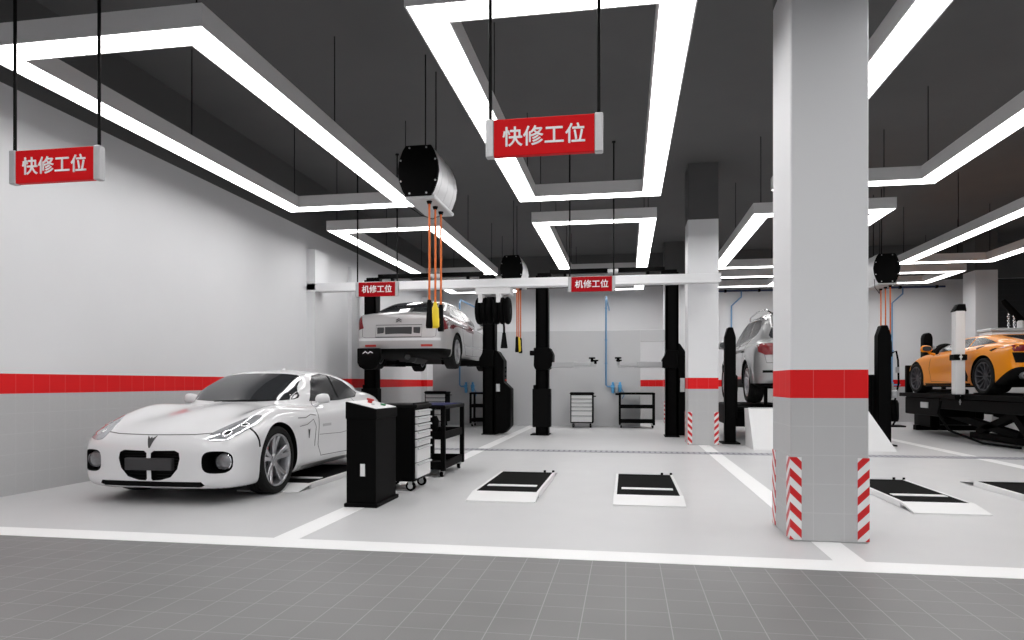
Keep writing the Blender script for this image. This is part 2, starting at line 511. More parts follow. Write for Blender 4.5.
# ================================================================== white sports coupe
def white_coupe(loc, rz):
    side = Tab(spline([(2.05, .30), (2.06, .42), (2.03, .54), (1.93, .635), (1.70, .72), (1.4, .78), (1.0, .835), (.6, .875), (.2, .90), (-.4, .92), (-1.0, .945), (-1.5, .94), (-1.85, .90), (-1.96, .84),
                       (-1.99, .65), (-1.95, .40), (-1.85, .22), (-1.5, .16), (0, .15), (1.5, .14), (1.95, .14), (2.03, .19)], 6))
    plan = Tab(spline(sym([(0, 2.055), (.30, 2.045), (.56, 2.0), (.74, 1.915), (.84, 1.76), (.88, 1.55), (.89, 1.25), (.88, 1.0), (.86, .6), (.85, 0), (.86, -.5), (.885, -1.0), (.89, -1.35), (.84, -1.65), (.70, -1.88), (.4, -1.97), (0, -2.0)]), 6))
    front = Tab(spline(sym([(0, 1.2), (.50, 1.14), (.70, 1.0), (.81, .86), (.87, .70), (.885, .55), (.88, .40), (.86, .26), (.82, .14), (.76, .10), (0, .08)]), 6))
    cs = Tab(spline([(.82, .70), (.66, .86), (.40, 1.03), (.12, 1.175), (-.08, 1.245), (-.33, 1.28), (-.62, 1.265), (-.95, 1.20), (-1.28, 1.09), (-1.6, .965), (-1.75, .88), (-1.7, .7)], 6))
    cf = Tab(spline(sym([(0, 1.285), (.35, 1.27), (.50, 1.235), (.575, 1.17), (.64, 1.07), (.72, .94), (.80, .80), (.83, .6), (0, .55)]), 6))
    cp = Tab(spline(sym([(0, .86), (.30, .81), (.54, .64), (.69, .33), (.76, 0), (.785, -.35), (.77, -.75), (.70, -1.1), (.55, -1.45), (.3, -1.7), (0, -1.8)]), 6))
    def field(x, y, z):
        a = np.abs(x); w = sstep(z, .3, .68)
        up = .095 * G(a, .70, .17) * G(y, 1.12, .52) + .115 * G(a, .74, .18) * G(y, -1.15, .55) + .02 * G(a, 0, .22) * G(y, 1.2, .9)
        zz = z + w * (.075 * (a / .85) ** 2 - up)
        d = smax(smax(side(y, zz), plan(a, y), .15), front(a, z), .06)
        # waist pinch in the door
        d = d + .018 * G(z, .42, .13) * sstep(a, .6, .8) * G(y, -.05, .6)
        c = smax(smax(cs(y, z + .03 * (a / .6) ** 2), cf(a, z), .09), cp(a, y), .09)
        return smin(d, c, .045)
    def grille(cb):
        for sg in (-1, 1):
            P = [(.022, .47), (.05, .49), (.26, .495), (.305, .475), (.315, .42), (.29, .33), (.22, .255), (.11, .225), (.035, .222), (.022, .24)]
            cb.prism([(sg * u, v) for u, v in P], 1.96, 2.4, 'y')
            P = ell(sg * .645, .39, .125, .10, 24, 3.2)
            cb.prism(P, 1.78, 2.4, 'y')
        cb.prism([(-.51, .215), (.51, .215), (.54, .185), (.50, .165), (-.50, .165), (-.54, .185)], 1.86, 2.4, 'y')
    car = Car('sports_coupe', 'white sports coupe with twin black grilles parked by the tiled wall', loc, rz, field, (-1.0, -2.1, .04), (1.0, 2.2, 1.36), .021,
              M_WHITE_PAINT, [(1.2075, .335, .375, .58), (-1.2075, .335, .385, .58)], M_BLACKTRIM, cuts=[grille])
    r = car.root
    # grille backs
    for sg in (-1, 1):
        P = [(.022, .47), (.05, .49), (.26, .495), (.305, .475), (.315, .42), (.29, .33), (.22, .255), (.11, .225), (.035, .222), (.022, .24)]
        b = MB(); b.prism([(sg * u, v) for u, v in P], 1.915, 1.965, 'y')
        for k in range(9):
            z = .24 + k * .028
            b.box((sg * .17 - .12, 1.965, z - .004), (sg * .17 + .12, 1.975, z + .004), 0)
        b.build('grille', M_BLACKTRIM, r)
        f = MB(); f.prism(ell(sg * .645, .39, .135, .11, 24, 3.2), 1.74, 1.80, 'y'); fo = f.build('fog_lamp_recess', M_BLACKTRIM, r)
        g = MB(); g.lathe([(0, 1.895), (.05, 1.893), (.072, 1.88), (.076, 1.78), (0, 1.78)], 28, 'y', (sg * .672, 0, .39))
        g.build('fog_lamp', M_LAMPGLASS, fo)
        ri = MB(); ri.lathe([(.084, 1.78), (.084, 1.886), (.076, 1.89), (.073, 1.78)], 28, 'y', (sg * .672, 0, .39), closed=True)
        ri.build('fog_lamp_rim', M_CHROME, fo)
    b = MB(); b.box((-.24, 1.98, .315), (.24, 2.035, .425), .006); pl = b.build('number_plate', M_PLATE, r)
    b = MB(); b.box((-.50, 1.80, .165), (.50, 1.975, .205), .004); b.build('lower_air_intake', M_BLACKTRIM, r)
    # arrowhead emblem on the nose
    car.panel('emblem', 'front', [(-.045, .62), (-.012, .595), (0, .61), (.012, .595), (.045, .62), (.006, .515), (-.006, .515)][::-1], M_SEAM, .006)
    # lights
    H = [(.55, -.955), (.64, -.955), (.725, -.90), (.78, -.78), (.80, -.64), (.80, -.53), (.775, -.44), (.73, -.45), (.65, -.60), (.57, -.78), (.535, -.89)]
    for o in car.panel('headlight', 'nose', spline(H, 4).tolist(), M_CLIGHT, .004, .02, .03, mirror=True):
        pass
    for sg in (-1, 1):
        for (u, v, q) in ((.665, -.84, .055), (.74, -.66, .045)):
            hit, no = car.project('nose', sg * u, v)
            m = MB(); c = hit + no * .002
            t = bmesh.new(); bmesh.ops.create_uvsphere(t, u_segments=16, v_segments=8, radius=q)
            rot = no.to_track_quat('Z', 'Y').to_matrix().to_4x4()
            bmesh.ops.transform(t, matrix=Matrix.Translation(c) @ rot @ Matrix.Diagonal((1, 1, .18, 1)), verts=t.verts)
            for f in t.faces: f.smooth = True
            m._add(t); m.build('headlight_bulb', M_CHROME, r)
    # glass
    WS = [(-.645, .935), (-.57, 1.06), (-.50, 1.165), (-.35, 1.20), (0, 1.21), (.35, 1.20), (.50, 1.165), (.57, 1.06), (.645, .935), (.46, .905), (0, .895), (-.46, .905)]
    car.panel('windshield', 'front', spline(WS, 4).tolist(), M_GLASS, .004, .01, .06)
    SW = [(.26, .895), (.18, 1.01), (.05, 1.12), (-.10, 1.185), (-.34, 1.21), (-.60, 1.185), (-.85, 1.12), (-1.03, 1.02), (-1.06, .975), (-.9, .92), (-.45, .89), (0, .885)]
    for o in car.panel('side_window', 'right', SW, M_SGLASS, .004, .01, .06, mirror=True): pass
    RW = [(-.45, 1.0), (-.40, 1.16), (0, 1.2), (.40, 1.16), (.45, 1.0), (0, .98)]
    car.panel('rear_window', 'rear', RW, M_GLASS, .004, .01, .06)
    for sd in ('right', 'left'):
        car.stroke('window_pillar', sd, [(-.44, .91), (-.50, 1.19)], .035, M_BLACKTRIM, .007)
    # shut lines
    car.stroke('hood_gap', 'front', [(-.56, .645), (-.4, .632), (0, .628), (.4, .632), (.56, .645)], .005, M_SEAM)
    car.stroke('door_gap', 'right', [(.20, .93), (.30, .78), (.31, .40), (.24, .28), (-.70, .26), (-.82, .34), (-.86, .62), (-.80, .86), (-.74, .94)], .006, M_SEAM, mirror=True)
    car.stroke('door_crease', 'right', [(.28, .52), (-.3, .50), (-.8, .53)], .005, M_SEAM, .001, mirror=True)
    car.stroke('fender_gap', 'right', [(.80, .73), (.62, .725), (.48, .755), (.36, .74)], .008, M_SEAM, mirror=True)
    car.stroke('fender_gap', 'right', [(.78, .64), (.60, .65), (.44, .70), (.38, .62), (.40, .40)], .006, M_SEAM, mirror=True)
    car.stroke('bumper_gap', 'right', [(1.66, .70), (1.60, .56), (1.59, .50)], .022, M_BLACKTRIM, .003, mirror=True)
    for sd in ('right', 'left'):
        car.panel('fender_emblem', sd, [(.575, .60), (.555, .585), (.535, .60), (.551, .50), (.558, .50)], M_SEAM, .004)
        car.panel('door_lettering', sd, [(.20, .605), (-.02, .605), (-.02, .635), (.20, .635)], mat('grey door lettering', (.42, .42, .43), .5), .002)
        car.panel('sill', sd, [(.78, .17), (-.78, .17), (-.78, .215), (.78, .215)], M_GREYSILVER, .004)
        hit, no = car.project(sd, -.66, .76)
        b = MB(); sg = 1 if sd == 'right' else -1
        b.box((hit.x - .012, -.74, .745), (hit.x + .012, -.58, .775), .008, 2); b.build('door_handle', M_WHITE_PAINT, r)
    for sg in (-1, 1):
        mirror_mesh('door_mirror', r, M_WHITE_PAINT, M_GLASS, (sg * .85, .22, .925), .78, sg)
    b = MB()
    for sg in (-1, 1):
        b.tube([(sg * .05 + .2, .66, .90), (sg * .1, .64, .905), (sg * .1 - .35, .60, .915)], .006, 6)
    b.build('windshield_wiper', M_BLACKTRIM, r)
    for sg in (-1, 1):
        car.panel('tail_light', 'rear', ell(sg * .62, .78, .14, .06, 20, 2.6), M_TAIL)
    hit, no = car.project('top', -.0, -.45)
    b = MB(); b.prism([(-.05, 0), (.04, 0), (.01, .03), (-.03, .035)], -.02, .02, 'x', M=Matrix.Translation((0, -.45, hit.z - .004))); b.build('roof_antenna', M_WHITE_PAINT, r)
    r.scale = (.968, 1, 1)
    car.wheels([(sg * .735, y, .335, .335, .235) for y in (1.2075, -1.2075) for sg in (1, -1)],
               dict(rim=.76, n=5, twin=.19, w0=.030, w1=.038, face=.55, caliper_at=2.6), dict(tire=M_TIRE, rim=M_ALLOY, disc=M_DISC, caliper=M_CAL_RED))
    return car

# ================================================================== silver saloon on the first lift
def silver_saloon(loc, rz):
    side = Tab(spline([(2.58, .45), (2.57, .60), (2.42, .74), (1.9, .85), (1.3, .94), (.8, .97), (0, .99), (-1.0, 1.03), (-1.6, 1.06), (-2.1, 1.075), (-2.28, 1.06), (-2.36, .96), (-2.37, .75), (-2.42, .60), (-2.43, .50), (-2.38, .38),
                       (-2.2, .26), (-1.5, .2), (0, .19), (1.8, .19), (2.4, .22), (2.54, .32)], 6))
    plan = Tab(spline(sym([(0, 2.62), (.4, 2.58), (.68, 2.40), (.85, 2.0), (.91, 1.5), (.93, .8), (.93, -.5), (.925, -1.3), (.90, -1.8), (.86, -2.15), (.78, -2.36), (.55, -2.43), (0, -2.46)]), 6))
    front = Tab(spline(sym([(0, 1.3), (.62, 1.2), (.78, 1.07), (.87, .95), (.92, .75), (.93, .55), (.92, .35), (.87, .22), (.8, .16), (0, .15)]), 6))
    cs = Tab(spline([(1.55, .80), (1.30, .96), (.9, 1.18), (.5, 1.34), (.1, 1.43), (-.35, 1.465), (-.8, 1.44), (-1.25, 1.345), (-1.65, 1.20), (-1.95, 1.075), (-2.05, .95), (-1.9, .8)], 6))
    cf = Tab(spline(sym([(0, 1.475), (.35, 1.46), (.50, 1.42), (.58, 1.33), (.67, 1.17), (.78, 1.0), (.83, .85), (.83, .7), (0, .65)]), 6))
    cp = Tab(spline(sym([(0, 1.6), (.4, 1.5), (.65, 1.15), (.76, .7), (.80, 0), (.80, -.7), (.76, -1.3), (.68, -1.7), (.55, -1.95), (.3, -2.08), (0, -2.12)]), 6))
    def field(x, y, z):
        a = np.abs(x); w = sstep(z, .3, .7)
        zz = z + w * (.075 * (a / .9) ** 2.5)
        d = smax(smax(side(y, zz), plan(a, y), .10), front(a, z), .05)
        c = smax(smax(cs(y, z + .02 * (a / .6) ** 2), cf(a, z), .08), cp(a, y), .08)
        return smin(d, c, .04)
    car = Car('saloon_car', 'silver saloon car raised on the two-post lift, seen from behind', loc, rz, field, (-1.05, -2.55, .08), (1.05, 2.75, 1.56), .03,
              M_SILVER, [(1.45, .345, .39, .62), (-1.45, .345, .385, .62)], M_BLACKTRIM,
              black_below=dict(planes=[((0, 0, .37), (0, 0, 1)), ((0, -1.9, 0), (0, 1, 0))], test=lambda c: c.z < .37 and c.y < -1.9 or c.z < .23))
    r = car.root
    car.panel('rear_window', 'rear', spline([(-.60, 1.115), (-.56, 1.20), (-.44, 1.33), (-.30, 1.375), (0, 1.385), (.30, 1.375), (.44, 1.33), (.56, 1.20), (.60, 1.115), (.3, 1.095), (0, 1.09), (-.3, 1.095)], 3).tolist(), M_GLASS, .004, .01, .05)
    for o in car.panel('tail_light', 'rear', [(.70, .76), (.84, .72), (.92, .80), (.905, .98), (.84, 1.05), (.77, 1.045), (.735, .90)], M_TAIL, .004, .012, .03, mirror=True): pass
    p = car.panel('plate_recess', 'rear', [(-.43, .60), (.43, .60), (.43, .80), (-.43, .80)], M_SILVER, .003)
    car.stroke('plate_frame', 'rear', [(-.45, .585), (.45, .585), (.45, .815), (-.45, .815)], .012, M_SEAM, .004, closed=True)
    b = MB(); hit, no = car.project('rear', 0, .7)
    b.box((-.26, hit.y - .02, .625), (.26, hit.y + .01, .775), .004); b.build('number_plate', M_PLATE, r)
    for sg in (-1, 1):
        b = MB(); b.box((sg * .355 - .065, hit.y - .012, .64), (sg * .355 + .065, hit.y + .02, .77), .006); b.build('reversing_lamp', M_PLATE, r)
    b = MB()
    for k in (0, 1):
        z = .905 + k * .035
        b.raw([(-.055, 0, z - .03), (0, 0, z), (.055, 0, z - .03), (.055, 0, z - .045), (0, 0, z - .016), (-.055, 0, z - .045),
               (-.055, -.012, z - .03), (0, -.012, z), (.055, -.012, z - .03), (.055, -.012, z - .045), (0, -.012, z - .016), (-.055, -.012, z - .045)],
              [(6, 7, 10, 11), (7, 8, 9, 10), (0, 1, 7, 6), (1, 2, 8, 7), (2, 3, 9, 8), (3, 4, 10, 9), (4, 5, 11, 10), (5, 0, 6, 11)])
    hit2, _ = car.project('rear', 0, .93)
    b.build('emblem', M_SEAM, r, (0, hit2.y - .002, 0))
    for o in car.panel('reflector', 'rear', [(.44, .405), (.66, .405), (.66, .445), (.44, .445)], M_TAIL_LT, .005, mirror=True): pass
    car.panel('bumper_strip', 'rear', [(-.80, .515), (.80, .515), (.80, .565), (-.80, .565)], M_WHITE_PAINT, .012, .01)
    car.stroke('trunk_gap', 'rear', [(-.74, 1.05), (-.72, .60), (-.66, .575), (.66, .575), (.72, .60), (.74, 1.05)], .007, M_SEAM)
    W1 = [(.62, 1.02), (.35, 1.20), (.02, 1.345), (-.08, 1.355), (-.10, 1.035)]
    W2 = [(-.16, 1.035), (-.14, 1.36), (-.45, 1.375), (-.75, 1.345), (-.92, 1.05)]
    W3 = [(-.97, 1.055), (-.82, 1.325), (-1.10, 1.245), (-1.36, 1.11), (-1.34, 1.075)]
    W0 = [(1.02, 1.01), (.80, 1.11), (.68, 1.03)]
    for W in (W0, W1, W2, W3):
        for o in car.panel('side_window', 'right', W, M_SGLASS, .004, .01, .05, mirror=True): pass
    car.stroke('window_trim', 'right', [(1.06, .995), (.5, 1.0), (-.3, 1.015), (-1.38, 1.06), (-1.10, 1.27), (-.78, 1.375), (-.42, 1.405), (0, 1.385), (.40, 1.21), (1.06, .995)], .010, M_CHROME, .004, mirror=True)
    car.stroke('door_gap', 'right', [(.88, .98), (.92, .6), (.85, .32), (-.12, .30), (-.14, 1.02)], .008, M_SEAM, mirror=True)
    car.stroke('door_gap', 'right', [(-.14, .30), (-.75, .30), (-1.02, .62), (-1.0, 1.03)], .008, M_SEAM, mirror=True)
    car.stroke('side_moulding', 'right', [(1.0, .50), (0, .49), (-1.0, .50)], .02, M_CHROME, .006, mirror=True)
    for sg in (-1, 1):
        sd = 'right' if sg > 0 else 'left'
        for y in (-.0, -.85):
            hit, no = car.project(sd, y, .86)
            b = MB(); b.box((hit.x - .02, y - .1, .845), (hit.x + .02, y + .1, .875), .01, 2); b.build('door_handle', M_CHROME, r)
        mirror_mesh('door_mirror', r, M_SILVER, M_GLASS, (sg * 1.0, .72, 1.07), 1., sg)
    b = MB()
    b.tube([(-.1, -1.4, .24), (0, -1.9, .22), (.12, -2.2, .22)], .05, 10); b.tube([(-.1, -1.4, .24), (-.1, .6, .24)], .035, 8)
    b.lathe([(0, -1.9), (.10, -1.88), (.12, -1.5), (.10, -1.15), (0, -1.12)], 16, 'y', (.1, 0, .22)); b.build('exhaust_pipe', mat('dull exhaust steel', (.05, .05, .05), .5, .6), r)
    car.wheels([(sg * .80, y, .34, .34, .23) for y in (1.45, -1.45) for sg in (1, -1)],
               dict(rim=.70, n=7, w0=.06, w1=.075, face=.6), dict(tire=M_TIRE, rim=M_ALLOY, disc=M_DISC, caliper=M_CAL_DK))
    return car

# ================================================================== big silver estate on the short-post lift
def silver_offroader(loc, rz):
    side = Tab(spline([(2.50, .5), (2.49, .75), (2.35, .95), (1.8, 1.04), (1.1, 1.10), (.4, 1.12), (-1.0, 1.14), (-2.0, 1.15), (-2.33, 1.12), (-2.42, .98), (-2.46, .80), (-2.50, .66), (-2.49, .50), (-2.40, .38),
                       (-2.0, .30), (0, .27), (1.8, .27), (2.38, .30), (2.47, .38)], 6))
    plan = Tab(spline(sym([(0, 2.56), (.45, 2.50), (.75, 2.30), (.92, 1.9), (.985, 1.4), (.97, .6), (.97, -.6), (.985, -1.5), (.97, -2.0), (.90, -2.3), (.72, -2.46), (.4, -2.52), (0, -2.54)]), 6))
    front = Tab(spline(sym([(0, 1.5), (.7, 1.35), (.84, 1.18), (.93, 1.05), (.98, .88), (.985, .7), (.97, .45), (.92, .3), (.8, .24), (0, .22)]), 6))
    cs = Tab(spline([(1.35, .98), (1.1, 1.12), (.75, 1.36), (.4, 1.58), (.15, 1.67), (-.3, 1.72), (-1.0, 1.725), (-1.6, 1.69), (-2.02, 1.62), (-2.13, 1.55), (-2.26, 1.30), (-2.36, 1.08), (-2.3, .9)], 6))
    cf = Tab(spline(sym([(0, 1.735), (.45, 1.72), (.62, 1.67), (.70, 1.55), (.80, 1.30), (.90, 1.08), (.92, .9), (.9, .8), (0, .75)]), 6))
    cp = Tab(spline(sym([(0, 1.4), (.5, 1.3), (.78, .9), (.88, .3), (.89, -.8), (.87, -1.6), (.80, -2.05), (.62, -2.30), (.3, -2.40), (0, -2.42)]), 6))
    def field(x, y, z):
        a = np.abs(x); w = sstep(z, .4, .8)
        zz = z + w * (.07 * (a / .95) ** 2.5)
        d = smax(smax(side(y, zz), plan(a, y), .10), front(a, z), .05)
        d = d - .03 * np.maximum(0, 1 - np.abs(np.hypot(np.abs(y) - 1.5, z - .38) - .44) / .09) * sstep(a, .7, .9)
        c = smax(smax(cs(y, z + .02 * (a / .6) ** 2), cf(a, z), .08), cp(a, y), .08)
        return smin(d, c, .05)
    car = Car('suv', 'silver grey off-road estate car on the short-post lift behind the big column', loc, rz, field, (-1.1, -2.65, .14), (1.1, 2.7, 1.85), .034,
              M_GREYSILVER, [(1.5, .38, .43, .65), (-1.5, .38, .43, .65)], M_BLACKTRIM,
              black_below=dict(planes=[((0, 0, .36), (0, 0, 1))], test=lambda c: c.z < .36))
    r = car.root
    car.panel('rear_window', 'rear', spline([(-.68, 1.17), (-.66, 1.35), (-.58, 1.53), (-.45, 1.575), (0, 1.59), (.45, 1.575), (.58, 1.53), (.66, 1.35), (.68, 1.17), (.3, 1.14), (0, 1.135), (-.3, 1.14)], 3).tolist(), M_GLASS, .004, .01, .05)
    car.panel('roof_spoiler', 'rear', [(-.60, 1.61), (.60, 1.61), (.55, 1.665), (-.55, 1.665)], M_BLACKTRIM, .02, .01)
    for o in car.panel('tail_light', 'rear', [(.42, .87), (.80, .86), (.90, .92), (.91, 1.04), (.84, 1.07), (.44, 1.06)], M_TAIL, .004, .012, .04, mirror=True): pass
    car.stroke('tailgate_gap', 'rear', [(-.86, 1.10), (-.78, .72), (.78, .72), (.86, 1.10)], .01, M_SEAM)
    car.panel('bumper_slot', 'rear', [(-.84, .545), (.84, .545), (.84, .59), (-.84, .59)], M_BLACKTRIM, .004)
    car.panel('rear_skid_plate', 'rear', [(-.62, .33), (.62, .33), (.66, .385), (-.66, .385)], M_WHITE_PAINT, .012, .01)
    W1 = [(.72, 1.14), (.45, 1.36), (.18, 1.53), (.02, 1.57), (-.02, 1.16)]
    W2 = [(-.12, 1.165), (-.07, 1.58), (-.5, 1.60), (-.80, 1.585), (-.92, 1.20)]
    W3 = [(-1.02, 1.21), (-.92, 1.58), (-1.35, 1.565), (-1.68, 1.52), (-1.78, 1.40), (-1.74, 1.29), (-1.6, 1.25)]
    for W in (W1, W2, W3):
        for o in car.panel('side_window', 'right', W, M_SGLASS, .004, .01, .05, mirror=True): pass
    for sd in ('left', 'right'):
        car.stroke('window_surround', sd, [(.80, 1.115), (-.5, 1.145), (-1.2, 1.175), (-1.65, 1.215), (-1.82, 1.30), (-1.84, 1.42), (-1.70, 1.56), (-1.3, 1.605), (-.5, 1.64), (-.0, 1.615), (.25, 1.535), (.50, 1.37), (.80, 1.115)], .022, M_CHROME, .004)
        car.stroke('door_gap', sd, [(.62, 1.11), (.66, .6), (.60, .42), (-.22, .42), (-.06, 1.14)], .009, M_SEAM)
        car.stroke('door_gap', sd, [(-.22, .42), (-.85, .43), (-1.02, .75), (-.98, 1.17)], .009, M_SEAM)
        car.panel('side_sill', sd, [(1.0, .36), (-1.0, .36), (-1.0, .44), (1.0, .44)], M_BLACKTRIM, .01, .01)
        for y in (-.08, -.98):
            hit, no = car.project(sd, y + .06, .98)
            b = MB(); b.box((hit.x - .025, y - .1, .965), (hit.x + .025, y + .1, .995), .01, 2); b.build('door_handle', M_SEAM, r)
    for sg in (-1, 1):
        b = MB(); b.tube([(sg * .62, .1, 1.66), (sg * .63, 0, 1.74), (sg * .64, -.8, 1.77), (sg * .62, -1.6, 1.73), (sg * .60, -1.85, 1.66)], .018, 8); b.build('roof_rail', M_CHROME, r)
        mirror_mesh('door_mirror', r, M_GREYSILVER, M_GLASS, (sg * 1.06, .70, 1.2), 1.25, sg)
        b = MB(); b.lathe([(.055, -2.56), (.055, -2.3), (.045, -2.3), (.045, -2.56)], 20, 'y', (sg * .58, 0, .40), closed=True); b.build('exhaust_tip', M_CHROME, r)
    b = MB(); b.tube([(0, -2.3, .3), (0, 1.6, .3)], .05, 8); b.box((-.6, -1.7, .26), (.6, -1.3, .36), .03); b.box((-.6, 1.3, .26), (.6, 1.7, .36), .03); b.build('underbody', M_BLACKTRIM, r)
    car.wheels([(sg * .84, y, .38, .38, .27) for y in (1.5, -1.5) for sg in (1, -1)],
               dict(rim=.69, n=10, w0=.035, w1=.045, face=.6), dict(tire=M_TIRE, rim=M_ALLOY, disc=M_DISC, caliper=M_CAL_DK))
    return car

# ================================================================== orange supercar
def orange_supercar(loc, rz):
    side = Tab(spline([(2.17, .26), (2.16, .36), (2.02, .47), (1.7, .62), (1.35, .73), (1.0, .79), (.5, .83), (-.1, .86), (-.8, .90), (-1.4, .93), (-1.85, .945), (-2.08, .93), (-2.13, .86), (-2.10, .66), (-2.13, .50), (-2.10, .36), (-2.0, .24),
                       (-1.6, .15), (0, .13), (1.7, .13), (2.1, .17)], 6))
    plan = Tab(spline(sym([(0, 2.22), (.4, 2.15), (.70, 1.96), (.86, 1.65), (.93, 1.25), (.92, .8), (.895, .3), (.91, -.3), (.945, -.9), (.95, -1.4), (.93, -1.85), (.87, -2.08), (.7, -2.16), (0, -2.18)]), 6))
    front = Tab(spline(sym([(0, 1.2), (.6, 1.06), (.76, .96), (.88, .85), (.935, .70), (.95, .5), (.94, .3), (.90, .16), (.8, .1), (0, .08)]), 6))
    cs = Tab(spline([(1.35, .62), (1.1, .79), (.7, .96), (.3, 1.10), (.0, 1.155), (-.35, 1.165), (-.7, 1.14), (-1.2, 1.06), (-1.7, .97), (-2.0, .92), (-2.0, .7)], 6))
    cf = Tab(spline(sym([(0, 1.17), (.35, 1.16), (.50, 1.12), (.58, 1.05), (.70, .92), (.80, .80), (.83, .65), (0, .6)]), 6))
    cp = Tab(spline(sym([(0, 1.4), (.35, 1.25), (.62, .9), (.76, .5), (.80, 0), (.78, -.5), (.72, -1.0), (.66, -1.5), (.6, -1.9), (.4, -2.05), (0, -2.08)]), 6))
    def field(x, y, z):
        a = np.abs(x); w = sstep(z, .3, .65)
        up = .10 * G(a, .72, .18) * G(y, 1.25, .5) + .05 * G(a, .76, .2) * G(y, -1.2, .6)
        zz = z + w * (.07 * (a / .9) ** 2 - up)
        d = smax(smax(side(y, zz), plan(a, y), .09), front(a, z), .05)
        d = d + .02 * G(z, .40, .14) * sstep(a, .6, .8) * G(y, 0, .7)
        c = smax(smax(cs(y, z + .02 * (a / .6) ** 2), cf(a, z), .07), cp(a, y), .08)
        return smin(d, c, .04)
    car = Car('supercar', 'low orange supercar standing on the raised alignment lift', loc, rz, field, (-1.05, -2.3, .04), (1.05, 2.35, 1.26), .026,
              M_ORANGE, [(1.28, .32, .365, .60), (-1.28, .335, .385, .60)], M_BLACKTRIM,
              black_below=dict(planes=[((0, -1.72, .26), Vector((0, .5, .87))), ((0, 0, .17), (0, 0, 1))], test=lambda c: (c.y + 1.72) * .5 + (c.z - .30) * .87 < -.035 and c.z < .5 and c.y < -1.6 or c.z < .17))
    r = car.root
    car.panel('windshield', 'front', [(-.62, .84), (-.50, 1.02), (-.40, 1.075), (0, 1.10), (.40, 1.075), (.50, 1.02), (.62, .84), (.4, .80), (0, .79), (-.4, .80)], M_GLASS, .004, .01, .05)
    W1 = [(.86, .845), (.55, .965), (.15, 1.06), (-.25, 1.095), (-.36, 1.085), (-.42, .90), (.1, .865)]
    W2 = [(-.46, .905), (-.41, 1.085), (-.7, 1.065), (-1.05, 1.0), (-1.28, .94), (-.9, .93)]
    for W in (W1, W2):
        for o in car.panel('side_window', 'right', W, M_SGLASS, .004, .01, .05, mirror=True): pass
    car.panel('engine_cover', 'top', [(-.40, -.95), (.40, -.95), (.46, -1.75), (-.46, -1.75)], M_GLASS, .004, .01, .06)
    for o in car.panel('tail_light', 'rear', [(.16, .76), (.86, .75), (.90, .84), (.84, .86), (.16, .85)], M_TAIL, .006, .012, .04, mirror=True): pass
    car.panel('rear_grille', 'rear', [(-.84, .56), (.84, .56), (.88, .735), (-.88, .735)], M_BLACKTRIM, .005, .01, .05)
    car.panel('number_plate', 'rear', [(-.24, .42), (.24, .42), (.24, .52), (-.24, .52)], M_PLATE, .008)
    for sd in ('left', 'right'):
        car.stroke('door_gap', sd, [(.62, .84), (.70, .5), (.62, .25), (-.45, .22), (-.62, .45), (-.48, .88)], .007, M_SEAM_OR)
        car.panel('side_intake', sd, [(-.55, .30), (-.78, .24), (-.80, .34), (-.66, .52)], M_BLACKTRIM, .004)
        car.panel('engine_vent', sd, [(-1.45, .80), (-1.62, .835), (-1.66, .825), (-1.52, .775)], M_BLACKTRIM, .004)
        car.panel('shoulder_vent', sd, [(-.95, .86), (-1.15, .90), (-1.17, .88), (-1.02, .83)], M_SEAM_OR, .004)
        car.panel('side_sill', sd, [(.85, .175), (-.85, .175), (-.85, .21), (.85, .21)], M_BLACKTRIM, .004)
    for sg in (-1, 1):
        for k in (0, 1):
            b = MB(); b.lathe([(.058, -2.19), (.06, -2.0), (.05, -2.0), (.048, -2.19)], 24, 'y', (sg * (.60 + .13 * k), 0, .34), closed=True); b.build('exhaust_tip', M_ALLOY, r)
        mirror_mesh('door_mirror', r, M_ORANGE, M_GLASS, (sg * 1.0, .62, .93), 1., sg)
    b = MB()
    for k in range(5): b.box((-.4 + .2 * k - .006, -2.12, .14), (-.4 + .2 * k + .006, -1.85, .26), .002)
    b.build('diffuser', M_BLACKTRIM, r)
    car.wheels([(sg * .80, 1.28, .32, .32, .24) for sg in (1, -1)] + [(sg * .79, -1.28, .335, .335, .30) for sg in (1, -1)],
               dict(rim=.76, n=12, w0=.02, w1=.024, face=.6), dict(tire=M_TIRE, rim=M_DALLOY, disc=M_DISC, caliper=M_CAL_DK))
    return car
# ================================================================== render settings, camera, world
SC.view_settings.view_transform = 'Standard'; SC.view_settings.look = 'None'
SC.view_settings.gamma = 1; SC.view_settings.use_curve_mapping = False
SC.view_settings.exposure = -0.1
SC.cycles.use_denoising = True
SC.cycles.max_bounces = 8; SC.cycles.diffuse_bounces = 5; SC.cycles.sample_clamp_indirect = 6
TH = math.atan(114 / 680)
cd = bpy.data.cameras.new('camera'); cam = bpy.data.objects.new('camera', cd); COL.objects.link(cam); SC.camera = cam
cd.sensor_width = 36; cd.lens = 680 / 1024 * 36; cd.shift_y = 63 / 1024; cd.clip_start = .05
cam.location = (0, 0, 1.1); cam.rotation_euler = (math.pi / 2, 0, TH)
wd = bpy.data.worlds.new('world'); SC.world = wd; wd.use_nodes = True
wd.node_tree.nodes['Background'].inputs[0].default_value = (.93, .96, 1, 1)
wd.node_tree.nodes['Background'].inputs[1].default_value = WORLD_S

